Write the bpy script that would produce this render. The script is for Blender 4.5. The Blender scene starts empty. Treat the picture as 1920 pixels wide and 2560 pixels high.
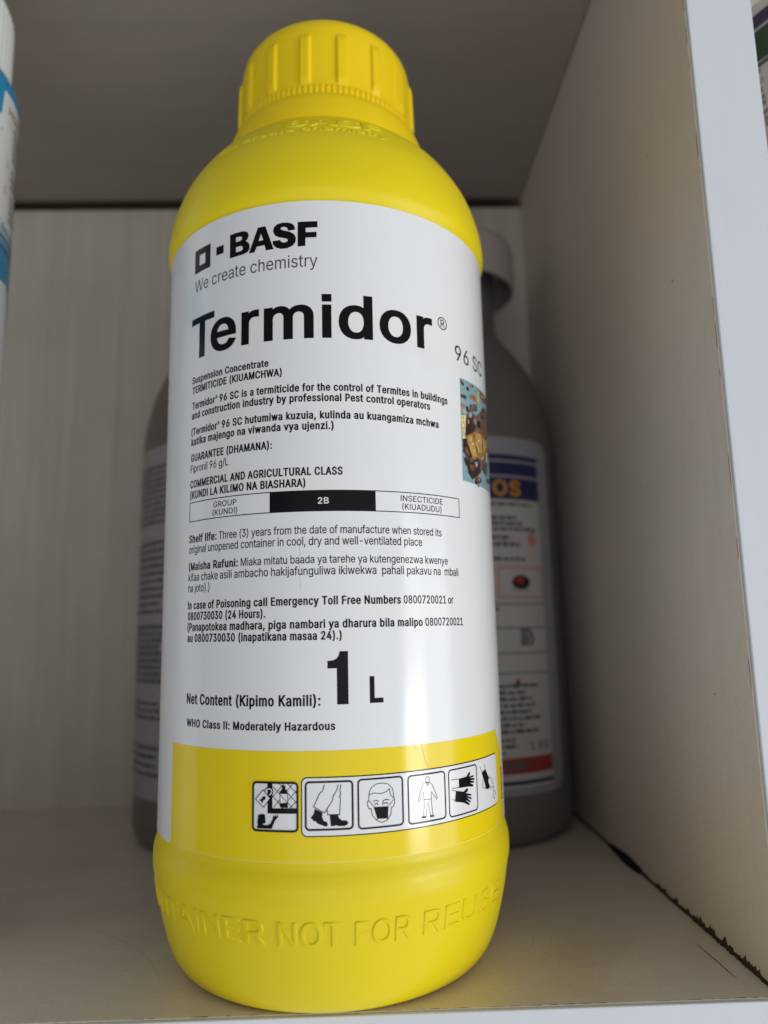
import bpy, bmesh, math, json, random
from mathutils import Vector, Matrix
from mathutils.geometry import delaunay_2d_cdt

scene = bpy.context.scene
C = scene.collection
MM = 0.001
R_ = math.radians

# ------------------------------------------------------------------ camera
cam = bpy.data.cameras.new('camera')
cam.sensor_fit = 'HORIZONTAL'
cam.sensor_width = 36.0
cam.lens = 36.0 * 1834.07 / 1920.0
cam.clip_start, cam.clip_end = 0.01, 20
cam_o = bpy.data.objects.new('camera', cam)
C.objects.link(cam_o)
pitch, yaw, roll = 0.1618, 0.0262, -0.0218
fwd = Vector((math.sin(yaw) * math.cos(pitch), math.cos(yaw) * math.cos(pitch), math.sin(pitch)))
rgt = Vector((math.cos(yaw), -math.sin(yaw), 0))
upv = rgt.cross(fwd)
r2 = rgt * math.cos(roll) + upv * math.sin(roll)
u2 = -rgt * math.sin(roll) + upv * math.cos(roll)
mat = Matrix((r2, u2, -fwd)).transposed().to_4x4()
mat.translation = Vector((9.518, -201.335, 77.24)) * MM
cam_o.matrix_world = mat
cam.dof.use_dof = True
cam.dof.focus_distance = 0.163
cam.dof.aperture_fstop = cam.lens / 2.7
scene.camera = cam_o

# ------------------------------------------------------------------ light
world = bpy.data.worlds.new('World')
scene.world = world
world.use_nodes = True
bg = world.node_tree.nodes['Background']
bg.inputs[0].default_value = (0.93, 0.97, 1.0, 1)
wn, wl = world.node_tree.nodes, world.node_tree.links
w_tc = wn.new('ShaderNodeTexCoord')
w_dot = wn.new('ShaderNodeVectorMath'); w_dot.operation = 'DOT_PRODUCT'; w_dot.inputs[1].default_value = (0.54, -0.58, -0.61)
w_map = wn.new('ShaderNodeMapRange'); w_map.interpolation_type = 'SMOOTHSTEP'
w_map.inputs[1].default_value, w_map.inputs[2].default_value = -0.25, 1.0      # from the closed end of the room to the open end
w_map.inputs[3].default_value, w_map.inputs[4].default_value = 0.22, 0.72
wl.new(w_tc.outputs['Generated'], w_dot.inputs[0])
wl.new(w_dot.outputs['Value'], w_map.inputs[0])
wl.new(w_map.outputs[0], bg.inputs[1])

def area(name, loc, target, sx, sy, power, col):
    l = bpy.data.lights.new(name, 'AREA')
    l.shape = 'RECTANGLE'
    l.size, l.size_y, l.energy, l.color = sx, sy, power, col
    o = bpy.data.objects.new(name, l)
    C.objects.link(o)
    o.location = loc
    o.rotation_euler = (Vector(target) - Vector(loc)).to_track_quat('-Z', 'Y').to_euler()
    return o

def polar(az, el, d):
    return (d * math.sin(R_(az)) * math.cos(R_(el)), -d * math.cos(R_(az)) * math.cos(R_(el)), 0.08 + d * math.sin(R_(el)))

area('doorway_light', polar(55.5, -11, 1.6), (0, 0, 0.07), 0.34, 0.36, 4.6, (1.0, 0.98, 0.95))
area('doorway_upper_light', polar(55.5, 3, 1.62), (0, 0, 0.07), 0.34, 0.40, 1.7, (1.0, 0.99, 0.97))
area('window_light', polar(72, -6, 1.8), (0, 0, 0.10), 0.75, 0.9, 6.0, (0.97, 0.98, 1.0))
area('room_light', polar(8, -13, 2.0), (0, 0.1, 0.12), 2.6, 1.8, 6.5, (0.97, 0.98, 1.0))

scene.view_settings.view_transform = 'Standard'
scene.view_settings.look = 'None'
scene.view_settings.exposure = 0.0
scene.view_settings.gamma = 1.0
scene.view_settings.use_curve_mapping = False
scene.cycles.max_bounces = 8
scene.cycles.use_denoising = True

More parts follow.
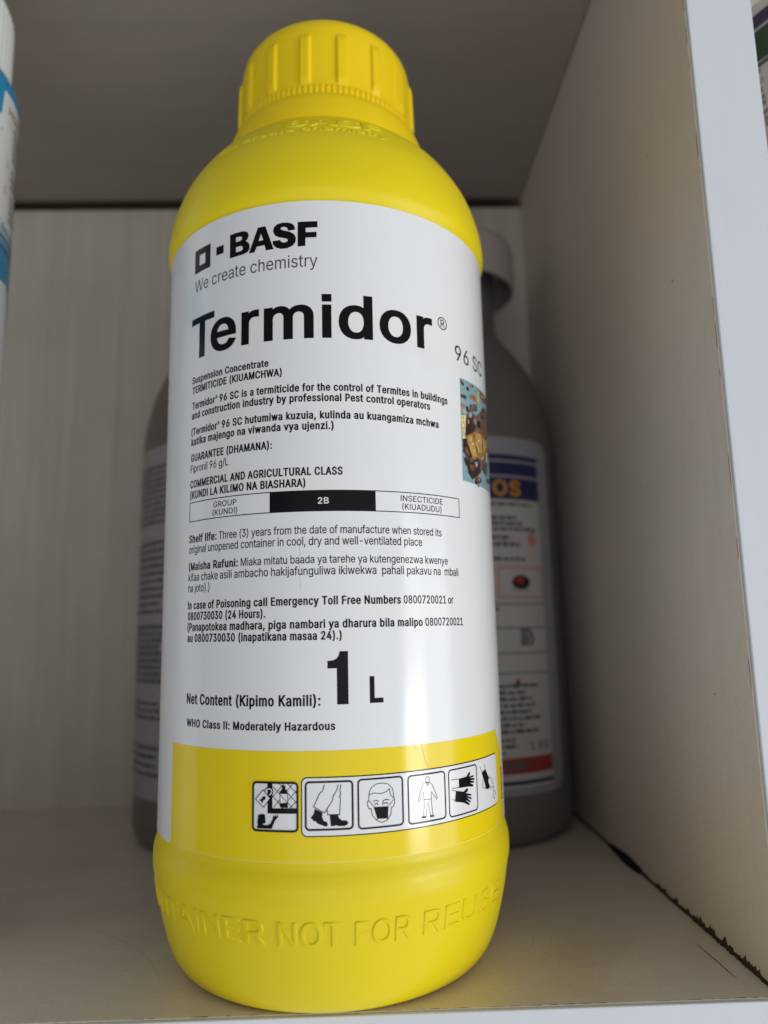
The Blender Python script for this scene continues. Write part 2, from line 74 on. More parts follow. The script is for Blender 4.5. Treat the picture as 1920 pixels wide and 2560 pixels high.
# ------------------------------------------------------------------ print data (letter outlines in 1/1000 em, drawings in mm round the bottle)
GLYPHS = json.loads('''{"A":[480,[[[16,0],[201,509],[276,509],[463,0],[395,0],[287,302],[264,372],[232,478],[245,478],[213,371],[191,302],[85,0]],[[110,142],[110,199],[370,199],[370,142]]]],"B":[456,[[[60,0],[60,509],[241,509],[289,504],[329,491],[359,469],[381,442],[394,410],[398,374],[395,344],[387,320],[373,301],[356,286],[336,275],[315,267],[315,262],[339,257],[363,245],[385,227],[402,203],[414,173],[418,136],[413,100],[400,67],[377,39],[344,18],[301,4],[247,0]],[[125,57],[245,57],[296,63],[330,80],[349,105],[355,137],[352,161],[342,184],[327,203],[306,218],[279,228],[248,231],[125,231]],[[125,285],[238,285],[265,288],[288,296],[308,309],[323,326],[333,348],[336,372],[330,403],[313,429],[283,446],[240,452],[125,452]]]],"C":[510,[[[267,-7],[205,1],[150,25],[104,63],[70,115],[48,179],[40,254],[48,329],[70,393],[104,445],[150,484],[205,508],[267,516],[305,513],[340,504],[373,490],[402,471],[427,447],[448,418],[463,385],[473,348],[408,348],[401,373],[389,395],[375,413],[357,428],[337,440],[315,449],[292,454],[267,456],[223,450],[184,432],[150,403],[125,364],[109,314],[103,254],[109,194],[125,145],[151,105],[184,76],[223,59],[267,53],[292,55],[315,60],[337,69],[357,81],[375,96],[389,114],[401,136],[408,160],[473,160],[463,124],[448,91],[428,62],[402,38],[373,19],[341,5],[305,-4]]]],"D":[502,[[[219,0],[96,0],[96,57],[215,57],[272,63],[318,81],[354,110],[379,149],[394,198],[399,255],[394,312],[379,361],[354,399],[320,428],[275,446],[221,452],[93,452],[93,509],[225,509],[294,501],[353,478],[399,441],[433,391],[455,329],[462,255],[455,181],[433,119],[398,68],[351,31],[291,8]],[[125,509],[125,0],[60,0],[60,509]]]],"E":[419,[[[60,0],[60,509],[372,509],[372,452],[125,452],[125,286],[355,286],[355,229],[125,229],[125,57],[375,57],[375,0]]]],"F":[410,[[[60,0],[60,509],[369,509],[369,452],[125,452],[125,278],[346,278],[346,221],[125,221],[125,0]]]],"G":[520,[[[269,-7],[205,1],[149,25],[104,64],[69,116],[47,179],[40,254],[47,329],[69,393],[103,445],[149,484],[203,508],[265,516],[304,513],[340,504],[374,489],[403,469],[429,445],[449,416],[465,384],[474,349],[408,349],[399,372],[387,393],[373,411],[356,427],[337,439],[315,448],[291,454],[265,456],[222,450],[183,432],[150,404],[125,364],[109,314],[103,254],[109,194],[125,145],[151,105],[184,76],[224,59],[269,53],[309,57],[345,71],[374,93],[396,123],[410,160],[415,202],[434,199],[283,199],[283,256],[478,256],[478,200],[471,141],[451,91],[419,50],[377,19],[326,0]]]],"H":[517,[[[60,0],[60,509],[125,509],[125,289],[392,289],[392,509],[457,509],[457,0],[392,0],[392,232],[125,232],[125,0]]]],"I":[185,[[[60,0],[60,509],[125,509],[125,0]]]],"J":[396,[[[185,-7],[124,3],[75,33],[44,81],[33,145],[33,173],[98,173],[98,145],[104,104],[122,74],[149,56],[185,50],[220,56],[248,74],[266,104],[272,145],[272,509],[336,509],[336,145],[326,81],[294,33],[246,3]]]],"K":[467,[[[104,145],[104,216],[139,261],[174,303],[212,344],[364,509],[448,509],[231,276]],[[60,0],[60,509],[125,509],[125,334],[124,225],[125,193],[125,0]],[[372,0],[188,259],[228,309],[449,0]]]],"L":[393,[[[60,0],[60,509],[125,509],[125,57],[361,57],[361,0]]]],"M":[628,[[[60,0],[60,509],[152,509],[277,187],[287,159],[299,123],[311,84],[322,49],[307,49],[330,121],[342,158],[352,187],[476,509],[568,509],[568,0],[504,0],[504,291],[505,369],[507,457],[513,457],[498,409],[482,363],[467,322],[456,291],[342,0],[286,0],[170,291],[159,321],[145,361],[112,457],[119,457],[121,372],[122,291],[122,0]]]],"N":[523,[[[60,0],[60,509],[136,509],[343,183],[363,151],[388,107],[414,55],[405,54],[401,108],[399,157],[399,195],[399,509],[463,509],[463,0],[387,0],[202,290],[177,331],[148,381],[108,452],[119,454],[122,384],[124,328],[125,291],[125,0]]]],"O":[533,[[[267,-7],[205,1],[150,25],[105,63],[70,115],[48,179],[40,254],[48,329],[70,393],[105,445],[150,484],[205,508],[267,516],[329,508],[384,484],[429,445],[464,393],[486,329],[493,254],[486,179],[464,115],[429,63],[384,25],[329,1]],[[267,53],[310,59],[349,76],[383,105],[408,144],[425,194],[430,254],[425,314],[408,365],[383,404],[349,433],[310,450],[267,456],[223,450],[184,433],[151,404],[125,364],[109,314],[103,254],[109,194],[125,144],[151,105],[184,76],[223,59]]]],"P":[445,[[[60,0],[60,509],[235,509],[289,503],[332,487],[366,462],[390,430],[404,391],[409,348],[404,304],[390,265],[366,233],[332,207],[289,191],[235,186],[109,186],[109,242],[233,242],[269,246],[297,256],[318,272],[333,294],[342,319],[344,348],[342,376],[333,402],[318,423],[297,439],[268,449],[232,452],[125,452],[125,0]]]],"Q":[533,[[[245,159],[313,159],[369,85],[384,65],[468,-48],[401,-48],[331,46]],[[267,-7],[205,1],[150,25],[105,63],[70,115],[48,179],[40,254],[48,329],[70,393],[105,445],[150,484],[205,508],[267,516],[329,508],[384,484],[429,445],[464,393],[486,329],[493,254],[486,179],[464,115],[429,63],[384,25],[329,1]],[[267,53],[310,59],[349,76],[383,105],[408,144],[425,194],[430,254],[425,314],[408,365],[383,404],[349,433],[310,450],[267,456],[223,450],[184,433],[151,404],[125,364],[109,314],[103,254],[109,194],[125,144],[151,105],[184,76],[223,59]]]],"R":[449,[[[60,0],[60,509],[236,509],[290,504],[333,489],[367,465],[390,433],[405,395],[409,352],[405,309],[390,271],[367,240],[333,217],[289,203],[236,198],[96,198],[96,255],[234,255],[269,258],[298,267],[319,281],[334,300],[342,324],[345,352],[342,380],[334,405],[319,425],[298,440],[269,449],[233,452],[125,452],[125,0]],[[353,0],[230,229],[303,229],[428,0]]]],"S":[447,[[[224,-9],[172,-4],[128,9],[91,31],[64,60],[46,96],[38,137],[104,137],[110,110],[123,88],[142,71],[166,59],[194,52],[224,49],[257,52],[286,60],[311,74],[329,92],[341,114],[346,139],[342,161],[332,179],[316,193],[296,205],[245,222],[184,239],[128,260],[86,289],[60,326],[52,372],[58,413],[75,448],[102,476],[138,498],[180,511],[227,516],[275,511],[316,498],[351,476],[377,449],[394,415],[401,378],[337,378],[326,412],[302,437],[267,453],[225,459],[194,456],[167,448],[145,435],[129,418],[118,398],[115,376],[119,352],[131,334],[148,319],[169,308],[212,293],[264,279],[312,264],[336,252],[359,238],[379,220],[395,198],[405,171],[408,139],[403,99],[386,64],[360,34],[323,11],[278,-4]]]],"T":[449,[[[32,452],[32,509],[417,509],[417,452],[257,452],[257,0],[193,0],[193,452]]]],"U":[517,[[[259,-8],[203,-2],[154,15],[114,43],[85,80],[66,124],[60,173],[60,509],[124,509],[124,178],[128,144],[141,113],[160,87],[187,68],[220,56],[259,52],[298,56],[331,68],[357,87],[377,113],[389,144],[393,178],[393,509],[457,509],[457,173],[451,124],[433,80],[403,43],[363,15],[315,-2]]]],"V":[480,[[[204,0],[16,509],[84,509],[192,206],[215,137],[248,31],[235,31],[267,138],[290,206],[395,509],[463,509],[278,0]]]],"W":[686,[[[155,0],[16,509],[82,509],[163,196],[175,145],[187,94],[197,40],[189,40],[200,94],[211,145],[224,196],[306,509],[380,509],[462,196],[474,145],[486,94],[497,40],[488,40],[499,94],[510,145],[523,196],[603,509],[670,509],[530,0],[455,0],[368,323],[351,391],[336,475],[350,475],[335,395],[318,323],[230,0]]]],"X":[474,[[[18,0],[217,284],[217,236],[29,509],[104,509],[178,400],[204,361],[223,329],[243,292],[232,292],[252,329],[272,361],[298,400],[374,509],[446,509],[259,239],[259,287],[456,0],[382,0],[292,129],[268,165],[250,195],[230,231],[244,231],[225,196],[206,166],[182,129],[91,0]]]],"Y":[472,[[[203,0],[203,208],[16,509],[91,509],[192,344],[222,292],[250,230],[224,230],[251,293],[280,344],[381,509],[455,509],[268,208],[268,0]]]],"Z":[438,[[[42,0],[42,46],[273,385],[306,431],[341,476],[348,454],[285,452],[223,452],[40,452],[40,509],[397,509],[397,462],[169,129],[134,81],[97,33],[90,54],[152,57],[214,57],[399,57],[399,0]]]],"a":[389,[[[160,-9],[126,-5],[94,5],[68,22],[48,45],[35,73],[30,108],[34,138],[43,161],[58,179],[78,193],[100,203],[125,211],[178,220],[234,227],[252,230],[265,235],[273,243],[276,255],[273,279],[267,297],[256,311],[240,322],[220,329],[196,331],[171,329],[149,322],[132,313],[118,301],[107,288],[100,274],[41,291],[57,322],[79,346],[104,364],[133,375],[163,382],[194,384],[239,379],[263,372],[286,360],[306,343],[322,320],[333,290],[337,251],[337,0],[277,0],[277,52],[272,52],[252,25],[236,12],[215,1],[190,-6]],[[170,45],[202,49],[228,59],[248,74],[263,93],[272,115],[276,138],[276,190],[259,182],[231,176],[175,168],[134,159],[117,150],[103,139],[95,124],[92,105],[94,87],[102,72],[114,61],[130,52],[149,47]]]],"b":[424,[[[229,-8],[198,-5],[172,4],[153,17],[138,31],[118,59],[112,59],[112,0],[53,0],[53,509],[114,509],[114,319],[118,319],[137,346],[152,360],[171,373],[197,381],[229,384],[274,378],[313,361],[345,332],[370,293],[385,245],[390,189],[385,133],[370,84],[346,45],[313,16],[274,-2]],[[220,47],[253,51],[279,66],[301,88],[316,117],[325,151],[328,189],[325,227],[316,261],[301,290],[280,311],[253,325],[220,330],[188,325],[161,312],[140,291],[125,263],[116,229],[113,189],[116,150],[125,115],[140,86],[162,65],[188,51]]]],"c":[396,[[[207,-8],[159,-2],[117,16],[82,46],[56,85],[40,133],[34,187],[40,243],[56,291],[82,330],[117,360],[159,378],[207,384],[234,383],[260,377],[284,368],[305,356],[324,341],[340,322],[353,301],[362,277],[303,262],[290,289],[270,311],[242,325],[207,330],[173,325],[145,310],[124,287],[108,258],[99,224],[96,187],[99,151],[108,117],[124,89],[145,66],[173,51],[207,46],[243,52],[271,66],[292,89],[304,117],[363,102],[354,78],[341,56],[325,37],[306,21],[285,9],[261,-1],[235,-6]]]],"d":[424,[[[195,-8],[151,-2],[111,16],[79,45],[55,84],[39,133],[34,189],[39,245],[55,293],[79,332],[112,361],[151,378],[196,384],[228,381],[253,373],[272,360],[287,346],[306,319],[311,319],[311,509],[372,509],[372,0],[313,0],[313,59],[307,59],[287,31],[272,17],[252,4],[227,-5]],[[205,47],[236,51],[263,65],[284,86],[299,115],[309,150],[312,189],[309,229],[300,263],[284,291],[263,312],[237,325],[205,330],[172,325],[145,311],[124,290],[108,261],[99,227],[96,189],[99,151],[109,117],[124,88],[145,66],[172,51]]]],"e":[404,[[[212,-8],[161,-2],[117,16],[82,46],[56,85],[40,132],[34,187],[39,242],[55,290],[81,329],[115,359],[157,378],[205,384],[236,382],[266,374],[294,361],[319,341],[341,315],[357,282],[368,242],[371,194],[371,169],[75,169],[75,221],[338,221],[310,202],[307,237],[298,269],[283,294],[263,314],[237,326],[205,330],[173,326],[146,313],[125,294],[109,270],[99,241],[96,211],[96,178],[100,139],[110,106],[128,80],[151,61],[179,50],[212,46],[234,48],[254,53],[271,61],[285,73],[297,88],[306,105],[365,91],[353,63],[335,39],[311,19],[283,4],[249,-5]]]],"f":[254,[[[228,379],[228,327],[6,327],[6,379]],[[81,0],[81,432],[84,461],[96,486],[113,505],[135,519],[161,527],[187,530],[222,527],[243,521],[227,468],[215,472],[195,474],[171,470],[154,460],[145,443],[142,419],[142,0]]]],"g":[425,[[[207,-151],[168,-148],[134,-140],[105,-127],[82,-110],[64,-91],[51,-69],[101,-41],[122,-66],[136,-78],[154,-88],[178,-95],[207,-97],[249,-92],[282,-75],[304,-47],[311,-6],[311,68],[306,68],[287,41],[272,28],[252,16],[227,8],[195,5],[152,10],[113,27],[80,53],[55,90],[39,136],[34,191],[39,246],[55,293],[80,332],[112,361],[152,378],[196,384],[228,382],[253,373],[273,360],[288,346],[308,319],[313,319],[313,379],[372,379],[372,-9],[367,-54],[350,-90],[324,-117],[291,-136],[251,-147]],[[205,59],[237,63],[264,75],[285,95],[300,121],[309,154],[312,193],[309,231],[300,264],[285,291],[264,312],[237,325],[205,330],[172,325],[145,312],[124,290],[109,262],[99,229],[96,193],[99,155],[109,123],[124,96],[145,76],[172,63]]]],"h":[410,[[[114,227],[114,0],[53,0],[53,509],[114,509],[114,287],[102,287],[124,332],[152,362],[187,379],[227,384],[264,380],[295,369],[321,349],[341,321],[353,285],[357,240],[357,0],[296,0],[296,235],[290,275],[273,304],[246,323],[210,329],[184,326],[161,317],[141,303],[126,283],[117,257]]]],"i":[167,[[[53,0],[53,379],[114,379],[114,0]],[[84,443],[67,446],[54,455],[44,468],[41,483],[44,499],[54,512],[67,521],[84,524],[100,521],[114,512],[123,499],[126,483],[123,468],[114,455],[100,446]]]],"j":[167,[[[53,379],[114,379],[114,-30],[111,-63],[102,-90],[86,-113],[65,-129],[37,-139],[4,-143],[-10,-143],[-10,-87],[2,-87],[25,-83],[40,-72],[50,-54],[53,-29]],[[83,443],[67,446],[53,455],[44,468],[41,483],[44,499],[53,512],[67,521],[83,524],[100,521],[114,512],[123,499],[126,483],[123,468],[114,455],[100,446]]]],"k":[381,[[[110,137],[110,212],[121,212],[284,379],[360,379],[184,199],[177,199]],[[53,0],[53,509],[114,509],[114,0]],[[294,0],[148,186],[191,229],[372,0]]]],"l":[167,[[[53,0],[53,509],[114,509],[114,0]]]],"m":[610,[[[53,0],[53,379],[112,379],[112,295],[108,295],[118,323],[132,346],[151,363],[172,376],[195,384],[219,386],[257,380],[287,361],[309,331],[321,295],[312,295],[322,321],[337,343],[357,361],[381,375],[407,383],[437,386],[468,383],[497,372],[522,354],[541,328],[553,296],[557,255],[557,0],[496,0],[496,254],[490,289],[473,313],[447,326],[419,330],[395,328],[374,320],[358,307],[345,290],[338,270],[335,247],[335,0],[274,0],[274,260],[269,288],[253,311],[229,326],[199,330],[178,328],[158,320],[140,307],[126,289],[117,266],[114,238],[114,0]]]],"n":[410,[[[114,227],[114,0],[53,0],[53,379],[112,379],[112,287],[102,287],[124,332],[152,362],[187,379],[227,384],[264,380],[295,369],[321,349],[341,321],[353,285],[357,240],[357,0],[296,0],[296,235],[290,275],[273,304],[246,323],[210,329],[184,326],[161,317],[141,303],[126,283],[117,257]]]],"o":[415,[[[207,-8],[159,-2],[117,16],[82,46],[56,85],[40,133],[34,187],[40,243],[56,291],[82,330],[117,360],[159,378],[207,384],[256,378],[299,360],[333,330],[359,291],[376,243],[381,187],[376,133],[359,85],[333,46],[299,16],[256,-2]],[[207,46],[242,51],[270,66],[292,89],[307,117],[316,151],[319,187],[316,224],[307,258],[292,287],[270,310],[242,325],[207,330],[173,325],[145,310],[124,287],[108,258],[99,224],[96,187],[99,151],[108,117],[124,89],[145,66],[173,51]]]],"p":[424,[[[53,-143],[53,379],[112,379],[112,319],[118,319],[137,346],[152,360],[171,373],[197,381],[229,384],[274,378],[313,361],[345,332],[370,293],[385,245],[390,189],[385,133],[370,84],[346,45],[313,16],[274,-2],[229,-8],[198,-5],[173,4],[153,17],[138,31],[118,59],[114,59],[114,-143]],[[220,47],[253,51],[279,66],[301,88],[316,117],[325,151],[328,189],[325,227],[316,261],[301,290],[280,311],[253,325],[220,330],[188,325],[161,312],[140,291],[125,263],[116,229],[113,189],[116,150],[125,115],[140,86],[162,65],[188,51]]]],"q":[424,[[[372,-143],[311,-143],[311,59],[306,59],[287,31],[272,17],[252,4],[227,-5],[195,-8],[151,-2],[111,16],[79,45],[55,84],[39,133],[34,189],[39,245],[55,293],[79,332],[112,361],[151,378],[196,384],[228,381],[253,373],[272,360],[287,346],[307,319],[313,319],[313,379],[372,379]],[[205,47],[236,51],[263,65],[284,86],[299,115],[309,150],[312,189],[309,229],[300,263],[284,291],[263,312],[237,325],[205,330],[172,325],[145,311],[124,290],[108,261],[99,227],[96,189],[99,151],[109,117],[124,88],[145,66],[172,51]]]],"r":[259,[[[53,0],[53,379],[112,379],[112,321],[130,347],[152,367],[181,380],[213,385],[243,384],[243,322],[230,324],[207,326],[182,323],[159,315],[140,301],[126,284],[117,262],[114,237],[114,0]]]],"s":[365,[[[182,-8],[145,-5],[112,3],[84,18],[62,38],[45,63],[36,94],[94,107],[105,79],[124,60],[150,49],[181,45],[217,50],[244,62],[262,81],[268,103],[265,121],[254,136],[237,147],[212,155],[149,170],[104,186],[72,208],[53,237],[47,274],[51,305],[65,332],[87,354],[115,370],[149,381],[187,384],[223,381],[254,372],[279,358],[299,339],[314,316],[324,290],[268,277],[258,298],[243,316],[219,328],[187,333],[156,329],[131,317],[114,299],[109,277],[112,258],[124,243],[144,232],[172,223],[229,209],[275,194],[306,171],[325,142],[331,107],[326,75],[312,47],[290,24],[260,6],[223,-5]]]],"t":[227,[[[204,379],[204,327],[6,327],[6,379]],[[65,471],[126,471],[126,98],[128,76],[136,61],[150,53],[170,50],[202,54],[213,2],[192,-3],[168,-4],[125,2],[92,21],[72,52],[65,93]]]],"u":[410,[[[182,-5],[146,-1],[115,11],[89,31],[69,59],[57,95],[53,139],[53,379],[114,379],[114,144],[119,105],[137,75],[164,56],[200,50],[226,53],[249,62],[268,77],[283,97],[293,122],[296,153],[296,379],[357,379],[357,0],[298,0],[298,92],[307,92],[286,47],[257,17],[222,0]]]],"v":[389,[[[163,0],[17,379],[84,379],[165,155],[187,87],[206,21],[184,21],[203,87],[224,155],[305,379],[371,379],[226,0]]]],"w":[567,[[[138,0],[23,379],[87,379],[133,214],[154,137],[175,41],[165,41],[186,135],[206,214],[252,379],[316,379],[362,214],[382,136],[402,41],[391,41],[413,135],[434,214],[480,379],[545,379],[429,0],[368,0],[319,172],[305,225],[291,280],[277,338],[291,338],[277,280],[263,225],[248,172],[199,0]]]],"x":[379,[[[21,0],[171,218],[171,171],[29,379],[100,379],[147,306],[179,253],[207,206],[175,206],[202,253],[233,306],[282,379],[352,379],[209,169],[209,214],[358,0],[287,0],[231,85],[200,136],[173,182],[205,182],[178,136],[148,85],[91,0]]]],"y":[389,[[[47,-139],[61,-86],[88,-90],[104,-89],[118,-84],[130,-74],[141,-58],[151,-36],[163,-1],[17,379],[84,379],[165,155],[187,87],[206,21],[184,21],[202,87],[224,155],[305,379],[371,379],[204,-58],[191,-85],[177,-107],[159,-124],[139,-136],[117,-143],[91,-145],[65,-143]]]],"z":[380,[[[42,0],[42,46],[254,320],[48,323],[48,379],[333,379],[333,331],[126,60],[339,56],[339,0]]]],"0":[453,[[[227,-7],[174,1],[130,24],[95,62],[69,113],[53,178],[48,254],[53,330],[69,395],[95,447],[130,484],[174,508],[227,516],[279,508],[323,484],[358,447],[384,395],[400,330],[405,254],[400,178],[384,113],[359,62],[323,24],[279,1]],[[227,50],[261,56],[290,74],[313,103],[330,144],[340,194],[344,254],[340,314],[330,365],[313,405],[290,435],[261,453],[227,460],[192,453],[163,435],[140,405],[123,365],[113,314],[109,254],[113,194],[123,144],[140,103],[163,74],[192,56]]]],"1":[453,[[[76,0],[76,55],[391,55],[391,0]],[[276,509],[276,0],[212,0],[212,448],[86,358],[86,427],[198,509]]]],"2":[453,[[[64,0],[64,47],[234,229],[282,282],[299,305],[311,327],[318,348],[320,371],[317,397],[308,419],[293,436],[273,449],[250,457],[224,460],[196,457],[172,447],[153,433],[139,413],[130,390],[127,362],[66,362],[71,405],[86,442],[111,473],[143,496],[182,511],[225,516],[268,511],[306,497],[337,474],[361,445],[376,411],[381,372],[378,345],[371,318],[357,290],[336,259],[267,180],[153,60],[389,57],[389,0]]]],"3":[453,[[[218,-7],[173,-3],[133,10],[98,30],[70,57],[52,91],[44,132],[109,132],[115,107],[126,87],[144,71],[165,59],[191,52],[219,50],[248,53],[275,61],[297,74],[315,93],[325,116],[329,145],[326,172],[316,196],[299,217],[275,234],[242,244],[201,248],[157,248],[157,299],[288,448],[70,452],[70,509],[372,509],[372,461],[211,278],[211,289],[264,288],[308,276],[344,253],[371,222],[387,186],[393,145],[387,103],[370,66],[344,36],[309,12],[266,-2]]]],"4":[453,[[[40,105],[40,158],[247,509],[311,509],[109,166],[413,163],[413,105]],[[282,0],[282,318],[343,318],[343,0]]]],"5":[453,[[[221,-7],[178,-2],[140,11],[108,32],[83,60],[66,93],[60,130],[122,130],[127,108],[138,89],[154,73],[173,60],[196,52],[221,50],[250,53],[276,64],[298,82],[314,104],[324,131],[328,162],[324,193],[314,221],[297,244],[275,262],[248,273],[218,277],[192,275],[167,268],[145,258],[128,246],[67,253],[96,509],[366,509],[366,452],[151,452],[134,301],[155,315],[178,325],[203,331],[229,334],[263,330],[294,321],[321,306],[345,285],[364,260],[379,231],[388,199],[391,163],[385,117],[369,76],[343,41],[309,15],[268,-1]]]],"6":[453,[[[226,-7],[182,-1],[142,15],[109,40],[84,74],[69,115],[64,162],[68,199],[80,239],[102,285],[137,340],[252,509],[322,509],[151,261],[145,261],[154,275],[165,288],[179,299],[196,307],[214,312],[235,314],[278,309],[316,295],[346,271],[370,240],[384,201],[389,157],[384,112],[368,73],[343,39],[310,14],[271,-2]],[[226,48],[254,52],[279,63],[299,79],[314,101],[324,128],[327,157],[324,187],[314,213],[299,235],[279,251],[254,262],[226,265],[198,262],[174,252],[153,235],[138,214],[128,188],[125,158],[128,128],[138,102],[153,79],[174,63],[198,52]]]],"7":[453,[[[97,0],[323,448],[62,452],[62,509],[391,509],[391,449],[165,0]]]],"8":[453,[[[226,-7],[178,-2],[136,11],[101,33],[74,62],[57,96],[52,135],[55,166],[65,195],[81,220],[101,241],[125,256],[153,265],[119,282],[93,308],[76,342],[70,380],[75,417],[90,450],[114,477],[146,498],[184,511],[226,516],[269,511],[306,498],[337,477],[361,450],[377,417],[382,380],[376,342],[359,308],[333,282],[300,267],[327,256],[351,241],[372,220],[387,195],[397,166],[401,135],[395,96],[378,62],[352,33],[317,11],[275,-2]],[[226,49],[258,52],[285,60],[307,74],[323,91],[333,113],[337,139],[333,165],[322,189],[305,208],[283,223],[256,232],[226,235],[196,232],[169,223],[147,208],[130,189],[119,165],[115,139],[119,113],[129,91],[145,74],[167,60],[195,52]],[[226,290],[252,292],[274,300],[293,313],[307,330],[316,351],[319,376],[316,399],[308,420],[294,437],[275,449],[252,457],[226,460],[200,457],[177,449],[159,437],[145,420],[136,399],[133,376],[136,351],[145,330],[159,313],[178,300],[201,292]]]],"9":[453,[[[226,516],[271,510],[310,494],[343,468],[368,434],[384,393],[389,347],[385,309],[373,270],[350,224],[315,168],[200,0],[130,0],[301,248],[307,248],[299,234],[287,221],[273,210],[257,202],[238,196],[218,195],[175,199],[137,214],[106,237],[83,269],[68,307],[64,352],[69,397],[85,436],[110,469],[143,494],[182,510]],[[226,460],[199,457],[174,446],[154,429],[138,407],[129,381],[125,352],[129,322],[138,295],[154,274],[174,257],[199,247],[226,243],[254,247],[279,257],[299,273],[314,295],[324,321],[327,350],[324,381],[314,407],[299,429],[279,446],[254,457]]]],".":[188,[[[95,-4],[78,-1],[63,9],[53,24],[50,41],[53,59],[63,73],[78,83],[95,87],[113,83],[128,73],[138,59],[141,41],[138,24],[128,9],[113,-1]]]],",":[188,[[[38,-119],[68,71],[137,71],[84,-119]]]],":":[188,[[[95,-4],[78,-1],[63,9],[53,24],[50,41],[53,59],[63,73],[78,83],[95,87],[113,83],[128,73],[138,59],[141,41],[138,24],[128,9],[113,-1]],[[95,271],[78,274],[63,284],[53,299],[50,316],[53,334],[63,349],[78,359],[95,362],[113,359],[128,349],[138,334],[141,316],[138,299],[128,284],[113,274]]]],"(":[273,[[[89,207],[92,264],[101,324],[114,384],[132,441],[153,494],[177,539],[236,539],[212,485],[191,428],[174,370],[161,313],[154,258],[151,207],[154,161],[160,115],[172,67],[188,16],[209,-38],[236,-96],[177,-96],[139,-21],[111,55],[95,131]]]],")":[273,[[[37,-96],[64,-37],[86,18],[102,69],[113,116],[120,162],[122,207],[119,258],[112,313],[99,370],[82,428],[62,485],[37,539],[97,539],[121,494],[142,441],[159,384],[173,323],[181,264],[184,207],[178,130],[161,53],[134,-22],[97,-96]]]],"-":[453,[[[337,244],[337,188],[114,188],[114,244]]]],"/":[249,[[[235,533],[71,-76],[14,-76],[178,533]]]],"%":[676,[[[175,283],[146,286],[121,297],[101,314],[86,335],[78,360],[75,388],[75,412],[78,440],[87,464],[101,486],[121,503],[146,513],[175,517],[206,513],[230,503],[250,486],[264,464],[273,440],[276,412],[276,388],[273,360],[264,335],[250,314],[230,297],[205,286]],[[175,327],[198,332],[212,346],[221,365],[223,388],[223,412],[221,435],[213,454],[198,468],[175,473],[153,468],[138,454],[130,435],[127,412],[127,388],[130,365],[138,346],[153,332]],[[501,-10],[471,-6],[446,5],[426,21],[412,43],[403,68],[400,95],[400,120],[403,147],[412,172],[427,194],[447,210],[471,221],[501,225],[531,221],[556,210],[576,194],[590,172],[598,147],[601,120],[601,95],[598,68],[589,43],[575,21],[555,5],[531,-6]],[[501,35],[523,39],[538,53],[546,73],[549,95],[549,120],[546,142],[538,162],[524,176],[501,180],[479,176],[464,162],[456,142],[453,120],[453,95],[455,73],[464,53],[479,39]],[[132,0],[482,509],[540,509],[191,0]]]],"&":[448,[[[197,-7],[150,-2],[110,12],[78,34],[54,62],[39,96],[34,133],[37,163],[47,189],[63,213],[85,235],[140,279],[216,335],[237,352],[255,375],[260,389],[262,405],[258,427],[245,445],[226,457],[201,461],[184,459],[168,453],[155,444],[145,431],[139,416],[137,399],[139,380],[145,363],[169,327],[204,284],[438,0],[364,0],[171,231],[121,293],[102,319],[87,344],[78,370],[75,398],[79,430],[91,458],[109,481],[134,499],[165,510],[200,513],[235,510],[266,499],[290,482],[308,459],[320,433],[324,404],[322,382],[315,362],[305,342],[291,325],[256,293],[154,217],[128,195],[110,174],[100,154],[97,131],[100,108],[109,87],[124,70],[143,57],[166,49],[193,46],[223,50],[251,59],[278,75],[301,95],[321,121],[336,151],[346,186],[349,224],[408,224],[405,180],[397,144],[385,115],[371,92],[345,62],[333,47],[305,23],[271,7],[234,-3]]]]," ":[188,[]],"®":[463,[[[231,118],[192,122],[154,134],[121,152],[91,177],[67,206],[48,240],[37,277],[33,317],[37,357],[48,394],[67,428],[91,457],[121,482],[154,500],[192,512],[231,516],[271,512],[309,500],[343,482],[372,457],[396,428],[415,394],[426,357],[430,317],[426,277],[415,240],[396,206],[372,177],[343,152],[309,134],[271,122]],[[231,166],[271,171],[307,187],[338,210],[362,241],[377,277],[382,317],[377,357],[362,393],[338,423],[307,447],[271,462],[231,467],[192,462],[156,447],[125,423],[101,393],[86,357],[81,317],[86,277],[101,241],[125,210],[156,187],[192,171]],[[273,226],[228,312],[273,312],[319,226]],[[161,226],[161,409],[253,409],[266,407],[279,402],[292,394],[302,383],[309,368],[311,350],[309,332],[302,316],[291,304],[278,295],[264,289],[250,287],[185,287],[185,319],[239,319],[248,321],[257,327],[264,337],[267,350],[264,364],[257,372],[239,378],[203,378],[203,226]]]]}''')

